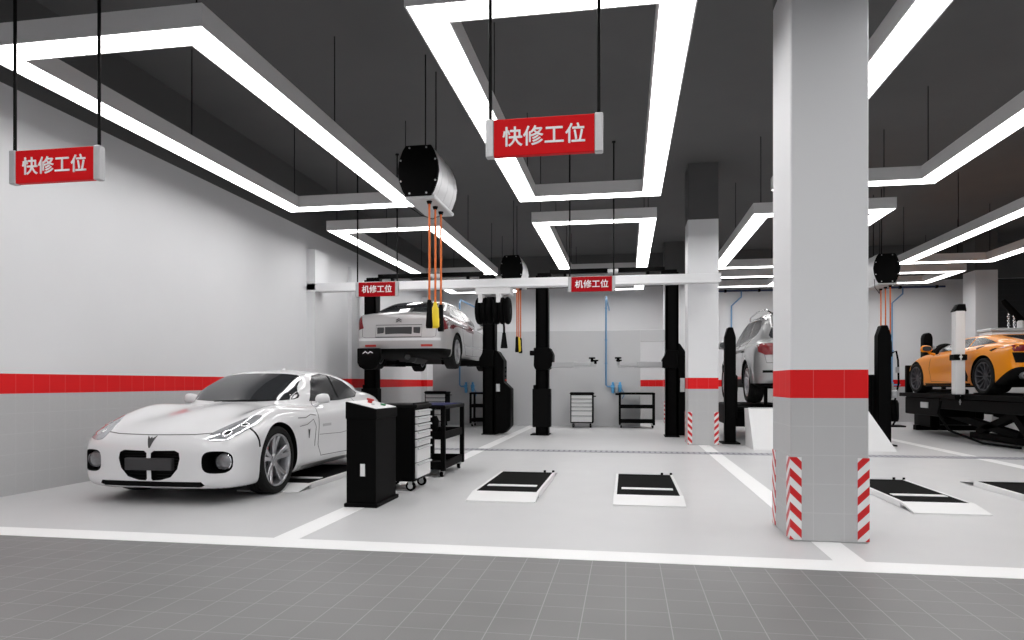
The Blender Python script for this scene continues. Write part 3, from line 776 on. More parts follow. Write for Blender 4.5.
# ================================================================== setting materials
def wall_mat(name, tiles=True):
    m, nt, b = new_mat(name); g = NG(nt)
    P, x, y, z = g.pos()
    n1 = g.noise(P, 900, 1); n2 = g.noise(P, 1.2, 3)
    spk = g.math('MULTIPLY_ADD', n1, .9, .55)
    grey = g.mix(1, (0, 0, 0, 1), (.235, .236, .238, 1))
    gr = nt.nodes.new('ShaderNodeVectorMath'); gr.operation = 'SCALE'; gr.inputs[0].default_value = (.49, .491, .494); nt.links.new(spk, gr.inputs['Scale'])
    s = g.math('ADD', x, y)
    grout = g.math('MAXIMUM', g.grid(s, .2, .07, .004), g.grid(z, .2, 0, .004))
    low = g.mix(g.math('MULTIPLY', grout, .55), gr.outputs[0], (.62, .62, .62, 1))
    rv = g.math('MULTIPLY_ADD', n1, .3, .85)
    rr = nt.nodes.new('ShaderNodeVectorMath'); rr.operation = 'SCALE'; rr.inputs[0].default_value = (.72, .010, .012); nt.links.new(rv, rr.inputs['Scale'])
    red = g.mix(g.math('MULTIPLY', g.grid(s, .2, .07, .004), .4), rr.outputs[0], (.75, .25, .25, 1))
    wh = g.mix(n2, (.74, .745, .757, 1), (.78, .785, .797, 1))
    c = g.mix(g.math('GREATER_THAN', z, .995), low, red)
    c = g.mix(g.math('GREATER_THAN', z, 1.192), c, wh)
    c = g.mix(g.math('GREATER_THAN', z, 4.0), c, (.12, .12, .12, 1))
    nt.links.new(c, b.inputs['Base Color'])
    setin(b, rough=.5, spec=.2)
    return m
M_WALL = wall_mat('wall with red band over grey tile')

def simple_noise_mat(name, c0, c1, scale, rough, spec=.5, fine=0., rough_var=0.):
    m, nt, b = new_mat(name); g = NG(nt); P, x, y, z = g.pos()
    c = g.mix(g.noise(P, scale, 4), (*c0, 1), (*c1, 1))
    if fine:
        v = nt.nodes.new('ShaderNodeVectorMath'); v.operation = 'SCALE'; nt.links.new(c, v.inputs[0])
        nt.links.new(g.math('MULTIPLY_ADD', g.noise(P, 450, 2), fine, 1 - fine / 2), v.inputs['Scale']); c = v.outputs[0]
    nt.links.new(c, b.inputs['Base Color']); setin(b, rough=rough, spec=spec)
    if rough_var:
        nt.links.new(g.math('MULTIPLY_ADD', g.noise(P, 3, 3), rough_var, rough - rough_var / 2), b.inputs['Roughness'])
    return m
M_FLOOR = simple_noise_mat('light grey floor coating', (.575, .575, .58), (.615, .615, .62), .8, .38, .4, .10, .12)
M_LINE = mat('white floor paint', (.93, .93, .93), .4, grain=.03)
M_CEIL = simple_noise_mat('dark grey ceiling', (.10, .10, .10), (.12, .12, .12), 1.5, .8)
M_PART = simple_noise_mat('grey partition paint', (.60, .605, .615), (.63, .635, .645), .8, .5)
M_WHITE_WALL = simple_noise_mat('white beam paint', (.80, .805, .815), (.83, .835, .845), 1., .45)
def tile_mat():
    m, nt, b = new_mat('dark grey aisle tile'); g = NG(nt); P, x, y, z = g.pos()
    sp = g.math('MULTIPLY_ADD', g.noise(P, 420, 2), .7, .65)
    big = g.math('MULTIPLY_ADD', g.noise(P, .7, 3), .7, .65)
    v = nt.nodes.new('ShaderNodeVectorMath'); v.operation = 'SCALE'; v.inputs[0].default_value = (.205, .202, .202)
    nt.links.new(g.math('MULTIPLY', sp, big), v.inputs['Scale'])
    gr = g.math('MAXIMUM', g.grid(x, .203, -.001, .005), g.grid(y, .197, -.015, .004))
    nt.links.new(g.mix(g.math('MULTIPLY', gr, .6), v.outputs[0], (.40, .40, .40, 1)), b.inputs['Base Color'])
    setin(b, rough=.45, spec=.3); return m
M_TILE = tile_mat()
def stripe_mat(sx, sy, ph):
    m, nt, b = new_mat('red and white hazard stripes'); g = NG(nt); P, x, y, z = g.pos()
    c = g.math('ADD', g.math('MULTIPLY_ADD', x, sx, z), g.math('MULTIPLY_ADD', y, sy, ph + 50))
    f = g.math('FRACT', g.math('MULTIPLY', c, 1 / .118))
    nt.links.new(g.mix(g.math('GREATER_THAN', f, .5), (.78, .78, .78, 1), (.60, .008, .010, 1)), b.inputs['Base Color'])
    setin(b, rough=.35); return m

# ================================================================== shell
XR, YB, YF = 13.0, 20.8, -4.0
b = MB(); b.box((-5.94, 4.4, -.1), (XR, YB, 0), 0); struct('floor', b, M_FLOOR)
b = MB(); b.box((-5.94, YF - 6, -.1), (XR, 4.4, 0), 0); struct('floor_aisle', b, M_TILE)
b = MB(); b.box((-6.14, YF - 1, -.1), (-5.94, YB + .2, 5.0), 0)
b.box((-5.95, 12.0, 0), (-5.77, 12.55, 3.62), 0); b.box((-5.95, 13.95, 0), (-5.86, 14.4, 3.62), 0); b.box((-5.95, 19.3, 0), (-5.77, 19.9, 3.62), 0)
struct('wall_left', b, M_WALL)
b = MB(); b.box((-5.94, YB, -.1), (9.45, YB + .2, 5), 0); b.box((9.45, YB, 4.0), (XR, YB + .2, 5), 0); struct('wall_back', b, M_WALL)
b = MB(); b.box((XR, YF - 1, -.1), (XR + .2, YB + .2, 5), 0); struct('wall_right', b, M_WALL)
b = MB(); b.box((-6.14, YF - 1, 5.0), (XR + .2, YB + .2, 5.15), 0); struct('ceiling', b, M_CEIL)
b = MB()
for k in range(26): b.box((9.45, YB + .06, k * .154), (XR, YB + .1, k * .154 + .153), .003)
struct('unlit_opening', b, mat('dark slats for unlit opening', (.03, .03, .031), .6), 'dark slats for unlit opening in the back wall right of the thin back column')  # dark colour stands in for the unlit space of an opening
b = MB(); b.box((-5.07, 17.5, 0), (.36, 17.62, 2.44), .003); b.box((.36, 17.5, 2.15), (1.07, 17.62, 2.44), .003); struct('partition_wall', b, M_PART, 'grey low partition wall with a doorway behind the lifts')
# beam between the left wall and the second column
b = MB(); b.box((-5.94, 12.0, 2.835), (1.60, 12.32, 2.975), .004); b.box((-5.94, 11.985, 2.82), (1.60, 12.0, 2.85), .002); struct('beam', b, M_WHITE_WALL, 'white horizontal beam running from the left wall to the second column')
def line(name, x0, y0, x1, y1):
    b = MB(); b.box((x0, y0, 0), (x1, y1, .002), 0); struct(name, b, M_LINE)
line('floor_line', -5.94, 4.24, XR, 4.48)
for xc, segs in ((-2.37, ((4.48, 10.84), (11.12, 17.5))), (1.36, ((4.48, 4.99), (5.57, 10.84), (11.12, 12.43), (13.0, 19.2))), (5.10, ((4.48, 10.84), (11.12, 20.8))), (8.85, ((4.48, 10.84), (11.12, 19.2)))):
    for y0, y1 in segs: line('floor_line', xc - .095, y0, xc + .095, y1)

def column(x0, y0, x1, y1, label, corners):
    b = MB(); b.box((x0, y0, 0), (x1, y1, 5), .008)
    o = struct('column', b, M_WALL, label)
    for cx, cy in corners:                       # adhesive guards folded round the corners
        X = x0 if cx < 0 else x1; Y = y0 if cy < 0 else y1
        w, t = .072, .004
        P = [(X + cx * t, Y + cy * t), (X - cx * w, Y + cy * t), (X - cx * w, Y), (X, Y), (X, Y - cy * w * 1.5), (X + cx * t, Y - cy * w * 1.5)]
        g = MB(); g.prism(P, .012, .585, 'z'); g.build('corner_guard', stripe_mat(-cx, -cy, cx * X + cy * Y), o)
    return o
column(1.13, 4.99, 1.638, 5.57, 'big white column with a red band and striped corner guards at the front line', [(-1, -1), (1, -1), (-1, 1), (1, 1)])
column(1.085, 12.43, 1.61, 13.0, 'second column, where the white beam ends, beside the two-post lift', [(-1, -1), (1, -1), (-1, 1), (1, 1)])
column(1.04, 19.2, 1.6, 19.8, 'back column half hidden behind the right post of the empty lift', [(-1, -1), (1, -1)])
column(8.85, 19.2, 9.38, 19.85, 'thin back column behind the orange supercar', [(-1, -1), (1, -1)])

# grated drain across all bays
M_DRAIN = mat('galvanised drain grating', (.40, .40, .44), .45, .5)
b = MB(); b.box((-5.94, 10.84, 0), (XR, 10.87, .006), 0); b.box((-5.94, 11.09, 0), (XR, 11.12, .006), 0)
x = -5.9
while x < XR: b.box((x, 10.87, 0), (x + .05, 11.09, .005), 0); x += .085
o = b.build('floor_drain', M_DRAIN); tag(o, 'long grey grated drain crossing the floor under all the bays', 'drain')
b = MB(); b.box((-5.94, 10.87, 0), (XR, 11.09, .0015), 0); b.build('drain_channel', mat('dark drain channel', (.22, .22, .24), .6), o)

# ================================================================== ceiling lights
M_HOUSING = mat('grey lamp housing', (.72, .715, .715), .5, grain=.03)
M_WIRE = mat('black steel wire', (.006, .006, .006), .6, spec=.1)
m, nt, bb = new_mat('lit white diffuser'); setin(bb, color=(.9, .9, .9), emis=(1, .99, .985), emis_s=LAMP_S); M_DIFF = m
def ring(b, x0, y0, x1, y1, z0, z1, w):
    O = [(x0, y0), (x1, y0), (x1, y1), (x0, y1)]; I = [(x0 + w, y0 + w), (x1 - w, y0 + w), (x1 - w, y1 - w), (x0 + w, y1 - w)]
    V = [(*p, z0) for p in O] + [(*p, z0) for p in I] + [(*p, z1) for p in O] + [(*p, z1) for p in I]
    F = []
    for i in range(4):
        j = (i + 1) % 4
        F += [(i, i + 4, j + 4, j), (i + 8, j + 8, j + 12, i + 12), (i, j, j + 8, i + 8), (i + 4, i + 12, j + 12, j + 4)]
    b.raw(V, F); bmesh.ops.recalc_face_normals(b.bm, faces=b.bm.faces)
def ceiling_light(x0, y0, x1, y1, label, z=3.75):
    t = thing('ceiling_light', label, 'ceiling light', ((x0 + x1) / 2, (y0 + y1) / 2, z), 0, 'rectangular ring lights under the ceiling')
    hx, hy = (x1 - x0) / 2, (y1 - y0) / 2
    b = MB(); ring(b, -hx, -hy, hx, hy, .012, .17, .27)
    ring(b, -hx, -hy, hx, hy, 0, .012, .012); ring(b, -hx + .258, -hy + .258, hx - .258, hy - .258, 0, .012, .012); b.build('housing', M_HOUSING, t)
    b = MB(); ring(b, -hx + .012, -hy + .012, hx - .012, hy - .012, .003, .011, .246); b.build('diffuser', M_DIFF, t)
    n = 3 if hy > 1.5 else 2
    for sx in (-1, 1):
        for k in range(n):
            yy = -hy + .135 + (2 * hy - .27) * k / (n - 1)
            w = MB(); w.cyl((sx * (hx - .135), yy, .17), (sx * (hx - .135), yy, 5.0 - z), .006, 6); w.build('suspension_wire', M_WIRE, t)
XS = [(-5.14, -3.10), (-1.54, .49), (1.97, 4.05), (5.93, 7.93)]
WHERE = ['over the white coupe bay', 'over the middle bay of the empty lift', 'over the bay behind the big column', 'over the orange supercar bay']
for r_, (y0, y1, txt) in enumerate(((4.59, 9.85, 'long ring light in the front row, '), (11.13, 16.42, 'long ring light beyond the front row, '), (17.6, 19.62, 'short ring light at the back wall, '), (-2.4, 3.0, 'added ring light above the tiled aisle, '))):  # the aisle row is out of view, added to light the room
    for (x0, x1), wh in zip(XS, WHERE):
        ceiling_light(x0, y0, x1, y1, txt + wh)

# ================================================================== hanging signs
M_SIGNRED = mat('red sign face', (.70, .006, .010), .5, grain=.02, spec=.1)
M_SIGNDARK = mat('deep red sign face', (.42, .003, .008), .5, grain=.02, spec=.1)
M_ALU = mat('brushed aluminium', (.48, .48, .49), .4, .5)
M_LETTER = mat('white lettering', (.95, .95, .95), .5, grain=0)
def text_mesh(s, size):
    cu = bpy.data.curves.new('t', 'FONT'); cu.body = s; cu.size = size; cu.extrude = .002; cu.align_x = 'CENTER'; cu.align_y = 'CENTER'; cu.space_character = 1.02
    o = bpy.data.objects.new('t', cu); COL.objects.link(o)
    dg = bpy.context.evaluated_depsgraph_get(); me = bpy.data.meshes.new_from_object(o.evaluated_get(dg))
    bpy.data.objects.remove(o); me.materials.clear(); me.materials.append(M_LETTER)
    for p in me.polygons: p.material_index = 0
    xs = [v.co.x for v in me.vertices]; ys = [v.co.y for v in me.vertices]
    if xs:
        t = bmesh.new()
        for q, (dx, dy) in enumerate(((.002, 0), (-.002, 0), (0, .002), (0, -.002))):
            me.transform(Matrix.Translation((dx, dy, .0004 * q))); t.from_mesh(me); me.transform(Matrix.Translation((-dx, -dy, -.0004 * q)))
        t.to_mesh(me); t.free()
        me.transform(Matrix.Translation((-(min(xs) + max(xs)) / 2, -(min(ys) + max(ys)) / 2, 0)))
    return me
def hanging_sign(s, x, y, label, red):
    t = thing('hanging_sign', label, 'sign', (x, y, 2.58), 0, 'red bay signs hung from the ceiling')
    b = MB(); b.box((-.33, -.022, .004), (.33, .022, .246), .003); b.build('panel', red, t)
    for sg in (-1, 1):
        b = MB(); b.box((sg * .355 - .027, -.03, 0), (sg * .355 + .027, .03, .25), .006); b.build('end_cap', M_ALU, t)
        b = MB(); b.cyl((sg * .355, 0, .25), (sg * .355, 0, 2.42), .012, 10); b.cyl((sg * .355, 0, 2.40), (sg * .355, 0, 2.42), .03, 12); b.build('rod', M_WIRE, t)
    me = text_mesh(s, .135); me.transform(Matrix.Rotation(R(90), 4, 'X')); me.name = 'lettering'
    o = link('lettering', me, t, (0, -.0245, .128))
for x, w1 in ((-4.15, 'in front of the white coupe'), (-.527, 'above the two floor plates of the middle bay')):
    hanging_sign('快修工位', x, 4.4, 'bright red hanging sign with white characters ' + w1, M_SIGNRED)
for x, w1 in ((-4.2, 'in front of the raised silver saloon'), (-.55, 'in front of the empty two-post lift')):
    hanging_sign('机修工位', x, 11.1, 'small deep red hanging sign ' + w1, M_SIGNDARK)
# ================================================================== workshop materials
M_BLACK = mat('black powder coat', (.0022, .0022, .0022), .55, grain=.15, spec=.05)
M_BLACK2 = mat('black plastic', (.004, .004, .004), .6, grain=.1, spec=.07)
M_RUBBER = mat('black rubber', (.003, .003, .003), .8, spec=.05)
M_WHITEMET = mat('white painted steel', (.80, .80, .80), .4, grain=.02)
M_LGREY = mat('light grey painted steel', (.55, .56, .57), .45, grain=.03)
M_STEEL = mat('bare steel', (.45, .45, .46), .35, .8)
M_ORCABLE = mat('orange cable', (.70, .15, .02), .5)
M_YELLOW = mat('yellow plastic', (.85, .62, .01), .45)
M_BLUE = mat('blue air pipe', (.16, .33, .55), .4)
M_BLUE2 = mat('blue plastic', (.12, .42, .75), .35)
M_NAVY = mat('dark blue tray mat', (.012, .015, .07), .7, spec=.1)
M_REDP = mat('red plastic', (.50, .02, .02), .4)
M_GREENP = mat('green plastic', (.03, .22, .08), .4)
M_SILVERCASE = mat('silver drum casing', (.66, .66, .67), .4, .25, grain=.05)

# ================================================================== cars
white_coupe((-4.235, 7.51, 0), math.pi)
silver_saloon((-4.22, 14.65, 1.38), 0)
silver_offroader((3.22, 14.95, .735), 0)
orange_supercar((7.22, 14.88, .885), R(3.2))

# ================================================================== scissor lift plates in the floor
def floor_plate(x0, x1, y0, label, ln=2.08):
    t = thing('scissor_lift_plate', label, 'lift plate', ((x0 + x1) / 2, y0, 0), 0, 'low scissor lift plates on the bay floors')
    hx = (x1 - x0) / 2; r = .30; h = .05; ya, yb = r, ln - r
    for sg in (-1, 1):
        b = MB(); b.box((sg * hx - (.03 if sg > 0 else 0), ya, 0), (sg * hx + (.03 if sg < 0 else 0), yb, h + .004), .003); b.build('side_rail', M_WHITEMET, t)
    b = MB(); b.box((-hx + .03, ya, .01), (hx - .03, yb, h), .002); b.build('platform', M_RUBBER, t)
    for (a, c) in ((0, ya), (ln, yb)):
        P = [(a, .001), (a, .010), (c + (.002 if a else -.002), h + .004), (c + (.002 if a else -.002), h - .012)]
        if a: P = P[::-1]
        b = MB(); b.prism(P, -hx, hx, 'x'); b.build('ramp', M_WHITEMET, t)
    b = MB(); b.box((-hx * .78, ya + .33, h), (hx * .78, ya + .43, h + .008), .003); b.build('cross_bar', M_WHITEMET, t)
    b = MB(); b.box((-hx * .78, yb - .10, h), (hx * .78, yb - .04, h + .006), .003); b.build('rear_bar', M_BLACK2, t)
    for k in range(2):
        b = MB(); b.cyl((hx - .02 - .1 * k, yb - .01, h), (hx - .02 - .1 * k, yb - .01, h + .025), .014, 8); b.build('pin', M_BLACK2, t)
floor_plate(-1.47, -.82, 6.17, 'scissor lift plate in the middle bay, the one nearer the tool trolleys')
floor_plate(-.115, .525, 6.17, 'scissor lift plate in the middle bay, the one nearer the big column')
floor_plate(2.39, 2.99, 6.2, 'scissor lift plate just right of the big column')
floor_plate(3.66, 4.30, 6.2, 'second scissor lift plate to the right of the big column, in front of the supercar')
floor_plate(-5.13, -4.50, 6.36, 'scissor lift plate under the white coupe on the wall side', 2.2)
floor_plate(-3.90, -3.24, 6.36, 'scissor lift plate under the white coupe on the control box side', 2.2)

# ================================================================== two-post lifts
def lift_post(t, x, sg, y, power):
    """sg: +1 when the bay lies towards +x"""
    w, d, h = .13, .30, 3.36
    b = MB(); b.box((x - w, y, .02), (x - w + .05, y + d, h), .006); b.box((x + w - .05, y, .02), (x + w, y + d, h), .006); b.box((x - w, y, .02), (x + w, y + .06, h), .01); b.box((x - w, y + d - .03, .02), (x + w, y + d, h), .006)
    p = b.build('post', M_BLACK, t)
    b = MB(); b.box((x - (.24 if not power else .15), y - .05, 0), (x + .15, y + d + .1, .025), .006)
    for i in (-1, 1):
        for j in (-.05, d + .05): b.cyl((x + i * .10, y + j, .02), (x + i * .10, y + j, .04), .014, 6)
    b.build('base_plate', M_BLACK, p)
    if power:
        b = MB()
        P = [(x + w, 1.80), (x + w + .06, 1.78), (x + w + .19, 1.58), (x + w + .19, 1.12), (x + w + .34, .98), (x + w + .34, .18), (x + w + .20, .03), (x + w, .03)] if power == 2 else \
            [(x + w - .02, 1.92), (x + w + .03, 1.90), (x + w + .16, 1.70), (x + w + .16, .03), (x + w - .02, .03)]
        b.prism(P, y + .02, y + d + .12, 'y', bev=.012); u = b.build('power_unit_cover', M_BLACK, p)
        b = MB(); b.box((x + w + .03, y + .005, .92), (x + w + .11, y + .022, 1.08) if power == 2 else (x + w + .12, y + .022, 1.2), .004); b.build('switch_plate', M_LGREY, u)
        if power == 2:
            for k in range(4):
                b = MB(); b.cyl((x + w + .19, y + .2, 1.16 + k * .09), (x + w + .225, y + .2, 1.16 + k * .09), .018, 10); b.build('button', M_REDP if k == 0 else M_BLACK2, u)
    else:
        b = MB(); b.box((x - w - .07, y - .012, .17), (x + w + .05, y + d * .8, .98), .012); b.box((x - w - .06, y + .05, .98), (x - w + .0, y + .12, 1.06), .01); b.build('lower_cover', M_BLACK2, p)
    return p
def carriage(t, x, sg, y, z, arm_len, arm_mat, mark=False, both=True):
    b = MB()
    P = [(x - .17, z + .36), (x + .17, z + .36), (x + .20 + .04 * sg, z + .22), (x + .20 + .03 * sg, z - .02), (x + .13, z - .10), (x - .13, z - .10), (x - .20 + .03 * sg, z - .02), (x - .20 + .04 * sg, z + .22)]
    if not both: P = [(x + sg * u, v) for u, v in ((-.12, z + .28), (.12, z + .30), (.14, z + .20), (.20, z + .10), (.20, z - .06), (.12, z - .08), (-.12, z - .08))]
    b.prism(P, y - .05, y + .34, 'y', bev=.012)
    if both: b.box((x - sg * .20 - .05, y - .06, z + .20), (x - sg * .20 + .05, y + .06, z + .30), .008)
    c = b.build('carriage', M_BLACK, t)
    if mark:
        m = MB()
        for i in range(2):
            u = x - .07 + i * .09
            m.raw([(u - .05, y - .075, z + .20), (u, y - .075, z + .245), (u + .045, y - .075, z + .21), (u + .045, y - .075, z + .195), (u, y - .075, z + .225), (u - .05, y - .075, z + .185)], [(0, 1, 4, 5), (1, 2, 3, 4)])
        m.build('white_mark', M_WHITEMET, c)
    for dy in (-1, 1):
        e = (x + sg * arm_len, y + .15 + dy * .75)
        s0 = (x + sg * .16, y + .15 + dy * .08)
        ang = math.atan2(e[1] - s0[1], e[0] - s0[0]); L = math.hypot(e[1] - s0[1], e[0] - s0[0])
        M = Matrix.Translation((s0[0], s0[1], z)) @ Matrix.Rotation(ang, 4, 'Z')
        b = MB(); b.box((-.06, -.06, -.055), (L * .62, .06, .055), .01, M=M); b.box((L * .55, -.045, -.04), (L, .045, .04), .008, M=M)
        a = b.build('arm', arm_mat, t)
        b = MB(); b.cyl((e[0], e[1], z + .04), (e[0], e[1], z + .10), .03, 12); b.cyl((e[0], e[1], z + .10), (e[0], e[1], z + .13), .065, 16); b.build('arm_pad', M_RUBBER, a)
def two_post_lift(xl, xr, label, power, z_arm, arm_mat, arm_len, mark):
    y = 14.2
    t = thing('two_post_lift', label, 'car lift', ((xl + xr) / 2, y, 0), 0, 'tall black two-post lifts')
    ox, oy = (xl + xr) / 2, y
    a, c = xl - ox, xr - ox
    lift_post(t, a, 1, 0, 0); lift_post(t, c, -1, 0, power)
    carriage(t, a, 1, 0, z_arm, arm_len, arm_mat, mark); carriage(t, c, -1, 0, z_arm, arm_len, arm_mat, both=False)
    b = MB(); b.box((a + .16, .06, 3.40), (c - .14, .20, 3.49), .01); b.box((a - .10, .04, 3.33), (a + .20, .24, 3.42), .01); b.box((c - .22, .04, 3.33), (c + .10, .24, 3.42), .01)
    b.box((a + .1, .10, 3.30), (c - .1, .16, 3.345), .004)
    for k in (.18, .82): b.box((a + (c - a) * k - .03, .08, 3.33), (a + (c - a) * k + .03, .18, 3.42), .004)
    o = b.build('overhead_bar', M_BLACK, t)
    b = MB(); b.box((-.12 + .15, .04, 3.395), (.25, .22, 3.47), .012); b.build('limit_switch_pad', M_WHITEMET, o)
    return t
lf = two_post_lift(-5.545, -2.885, 'tall black two-post lift holding up the silver saloon', 2, 1.52, M_BLACK, .85, False)
b = MB(); b.tube([(-1.2, .1, 1.46), (-.75, -1.2, 1.42), (-.53, -1.9, 1.42)], .05, 8); b.build('arm', M_BLACK, lf)
P = [(-.74, 1.75), (-.30, 1.75), (-.30, 1.55), (-.38, 1.40), (-.46, 1.35), (-.60, 1.35), (-.70, 1.40), (-.74, 1.48)]
b = MB(); b.prism(P, -2.16, -2.03, 'y', bev=.02, seg=2); hd = b.build('support_head', M_BLACK, lf)
m_ = MB()
for u in (-.575, -.475): m_.raw([(u - .05, -2.163, 1.655), (u, -2.163, 1.695), (u + .045, -2.163, 1.665), (u + .045, -2.163, 1.65), (u, -2.163, 1.675), (u - .05, -2.163, 1.64)], [(0, 1, 4, 5), (1, 2, 3, 4)])
m_.build('white_mark', M_WHITEMET, hd)
two_post_lift(-1.745, .927, 'tall black two-post lift standing empty with its arms swung in', 1, 1.48, M_LGREY, 1.08, False)

# ================================================================== short-post lift with the silver off-road estate
t = thing('two_post_lift', 'short black two-post lift carrying the silver off-road estate', 'car lift', (3.16, 12.78, 0))
for sg, hw in ((-1, .095), (1, .11)):
    x = sg * 1.295
    P = [(x - hw, 0.02), (x + hw, .02), (x + hw, 1.93), (x + hw * .45, 2.11), (x - hw * .45, 2.11), (x - hw, 1.93)]
    b = MB(); b.prism(P, 0, .2, 'y', bev=.012); p = b.build('post', M_BLACK, t)
    b = MB(); b.box((x - hw - .07, -.08, 0), (x + hw + .07, .36, .025), .006); b.build('base_plate', M_BLACK, p)
    b = MB(); b.box((x - hw - .05 if sg > 0 else x - .02, .2, .45), (x + .02 if sg > 0 else x + hw + .06, .48, 1.25), .02); b.build('carriage', M_BLACK2, t)
    for dy in (-.3, 1.6):
        b = MB(); x1 = sg * .62
        b.tube([(x - sg * .1, .34, .62), (x1, .34 + dy * .6 + .2, .64)], .055, 8); b.tube([(x1, .34 + dy * .6 + .2, .64), (x1, .34 + dy * .6 + .2, 1.08)], .035, 10); a = b.build('arm', M_BLACK, t)
        b = MB(); b.cyl((x1, .54 + dy * .6, 1.08), (x1, .54 + dy * .6, 1.12), .07, 16); b.build('arm_pad', M_RUBBER, a)
    if sg < 0:
        b = MB(); b.box((x + .06, .5, .28), (x + 1.1, 2.2, .70), .03); b.box((x + .2, 2.2, .3), (x + 1.0, 3.6, .62), .03); b.build('cross_beam', M_BLACK, t)
    else:
        b = MB(); b.tube([(x + .14, .1, 1.62), (x + .22, .1, 1.66), (x + .25, .1, 1.5), (x + .26, .1, 1.1), (x + .2, .1, .8), (x + .24, .1, .5), (x + .16, .1, .35)], .016, 8); b.build('hose', M_RUBBER, p)
        b = MB(); b.box((x + .12, .05, .84), (x + .24, .15, .98), .02); b.cyl((x + .24, .1, 1.28), (x + .24, .1, 1.38), .03, 10); b.cyl((x + .16, .1, .98), (x + .16, .1, 1.1), .02, 8); b.build('valve_block', M_STEEL, p)
        b = MB(); b.lathe([(0, .42), (.07, .42), (.085, .46), (.085, .74), (.06, .8), (0, .8)], 16, 'z', (x + .22, .22, 0)); b.build('oil_tank', M_BLACK2, p)
        b = MB(); b.box((x + .1, -.02, .33), (x + .34, .3, .36), .006); b.build('tank_shelf', M_BLACK2, p)
b = MB(); b.raw([(2.07, 11.68, 0), (4.28, 11.75, 0), (3.95, 12.1, .66), (2.05, 12.05, .66), (2.05, 12.45, .66), (3.95, 12.45, .66), (2.07, 12.45, 0), (4.28, 12.45, 0)], [(0, 1, 2, 3), (3, 2, 5, 4), (4, 5, 7, 6), (0, 3, 4, 6), (1, 7, 5, 2), (0, 6, 7, 1)]); bmesh.ops.recalc_face_normals(b.bm, faces=b.bm.faces)
o = b.build('ramp_block', M_WHITEMET); tag(o, 'white slanted ramp block on the floor behind the big column', 'ramp')
b = MB(); b.box((2.10, 12.14, .66), (3.90, 12.43, .672), .004); b.build('top_plate', M_LGREY, o)

# ================================================================== control box, tool cart and trolley by the coupe
t = thing('control_cabinet', 'black lift control box with a sloped white button panel beside the coupe', 'control box', (-2.30, 5.71, 0))
b = MB(); b.box((-.15, 0, .03), (.125, .54, .80), .008); b.build('body', M_BLACK, t)
b = MB(); b.prism([(-.155, .78), (.135, .78), (.135, .868), (-.155, .935)], -.008, .55, 'y', bev=.006); b.build('head', M_BLACK, t)
b = MB(); b.box((-.165, -.02, 0), (.145, .56, .035), .006); b.build('base', M_BLACK, t)
sl = math.atan2(.067, .29); M = Matrix.Translation((-.01, 0, .9015)) @ Matrix.Rotation(sl, 4, 'Y')
b = MB(); b.box((-.14, .01, 0), (.14, .53, .006), .002, M=M); p = b.build('button_panel', M_WHITEMET, t)
b = MB(); b.cyl(M @ Vector((-.04, .30, .006)), M @ Vector((-.04, .30, .03)), .022, 14); b.cyl(M @ Vector((-.04, .30, .03)), M @ Vector((-.04, .30, .045)), .034, 16); b.build('red_knob', M_REDP, p)
b = MB(); b.cyl(M @ Vector((.07, .36, .006)), M @ Vector((.07, .36, .022)), .024, 14); b.build('green_button', M_GREENP, p)
for k in range(2):
    b = MB(); b.cyl(M @ Vector((.03, .2 + .22 * k, .006)), M @ Vector((.03, .2 + .22 * k, .018)), .016, 12); b.build('grey_button', M_LGREY, p)
b = MB(); b.box((-.018, -.006, .275), (.026, .002, .385), .006); b.build('type_plate', M_WHITEMET, t)

def castors(b_owner, spots, r=.05, nm='castor'):
    for x, y in spots:
        b = MB(); b.lathe([(0, -.02), (r * .8, -.02), (r, -.012), (r, .012), (r * .8, .02), (0, .02)], 20, 'x', (x, y, r)); c = b.build(nm, M_RUBBER, b_owner)
        b = MB(); b.lathe([(0, -.023), (r * .55, -.023), (r * .55, .023), (0, .023)], 16, 'x', (x, y, r)); b.box((x - .03, y - .02, r * 1.4), (x + .03, y + .02, r * 2.3), .004); b.build('hub', M_LGREY, c)
def drawer_cart(label, loc, rz, w, d, h, rows, front_white=True, wheel=.055):
    """drawers face -y; handle on +x"""
    t = thing('tool_cart', label, 'tool cart', loc, rz, 'drawer tool carts')
    b = MB(); z0 = wheel * 2.05
    b.box((-w / 2, 0.02, z0), (w / 2, d, h - .03), .008); b.build('body', M_BLACK, t)
    b = MB(); b.box((-w / 2 - .015, -.01, h - .04), (w / 2 + .015, d + .015, h), .012); b.box((-w / 2, .02, h), (w / 2, .04, h + .015), .004); b.build('top', M_BLACK2, t)
    tot = sum(rows); zz = h - .055; H = (h - .06 - z0 - .02)
    for r_ in rows:
        hh = H * r_ / tot
        b = MB(); b.box((-w / 2 + .03, -.004, zz - hh + .006), (w / 2 - .03, .025, zz - .006), .003); q = b.build('drawer', M_WHITEMET, t)
        b = MB(); b.prism([(-.004, zz - .006), (-.022, zz - .012), (-.024, zz - .024), (-.018, zz - .026), (-.004, zz - .018)], -w / 2 + .03, w / 2 - .03, 'x'); b.build('drawer_handle', M_LGREY, q)
        zz -= hh
    b = MB(); b.tube([(w / 2, .06, h - .09), (w / 2 + .05, .06, h - .09), (w / 2 + .05, d - .05, h - .09), (w / 2, d - .05, h - .09)], .012, 8); b.build('push_handle', M_BLACK2, t)
    castors(t, [(sx * (w / 2 - .07), y) for sx in (-1, 1) for y in (.08, d - .08)], wheel)
    return t
drawer_cart('black tool cart with seven white drawers beside the control box', (-2.085, 6.86, 0), R(90), .52, .46, .885, [1, 1, 1, 1.1, 1.1, 2.2, 2.2], wheel=.05)
drawer_cart('black cart with white drawers against the partition between the two lifts', (-1.075, 16.75, 0), 0, .56, .42, .86, [1, 1, 1, 1, 1.3, 1.6])
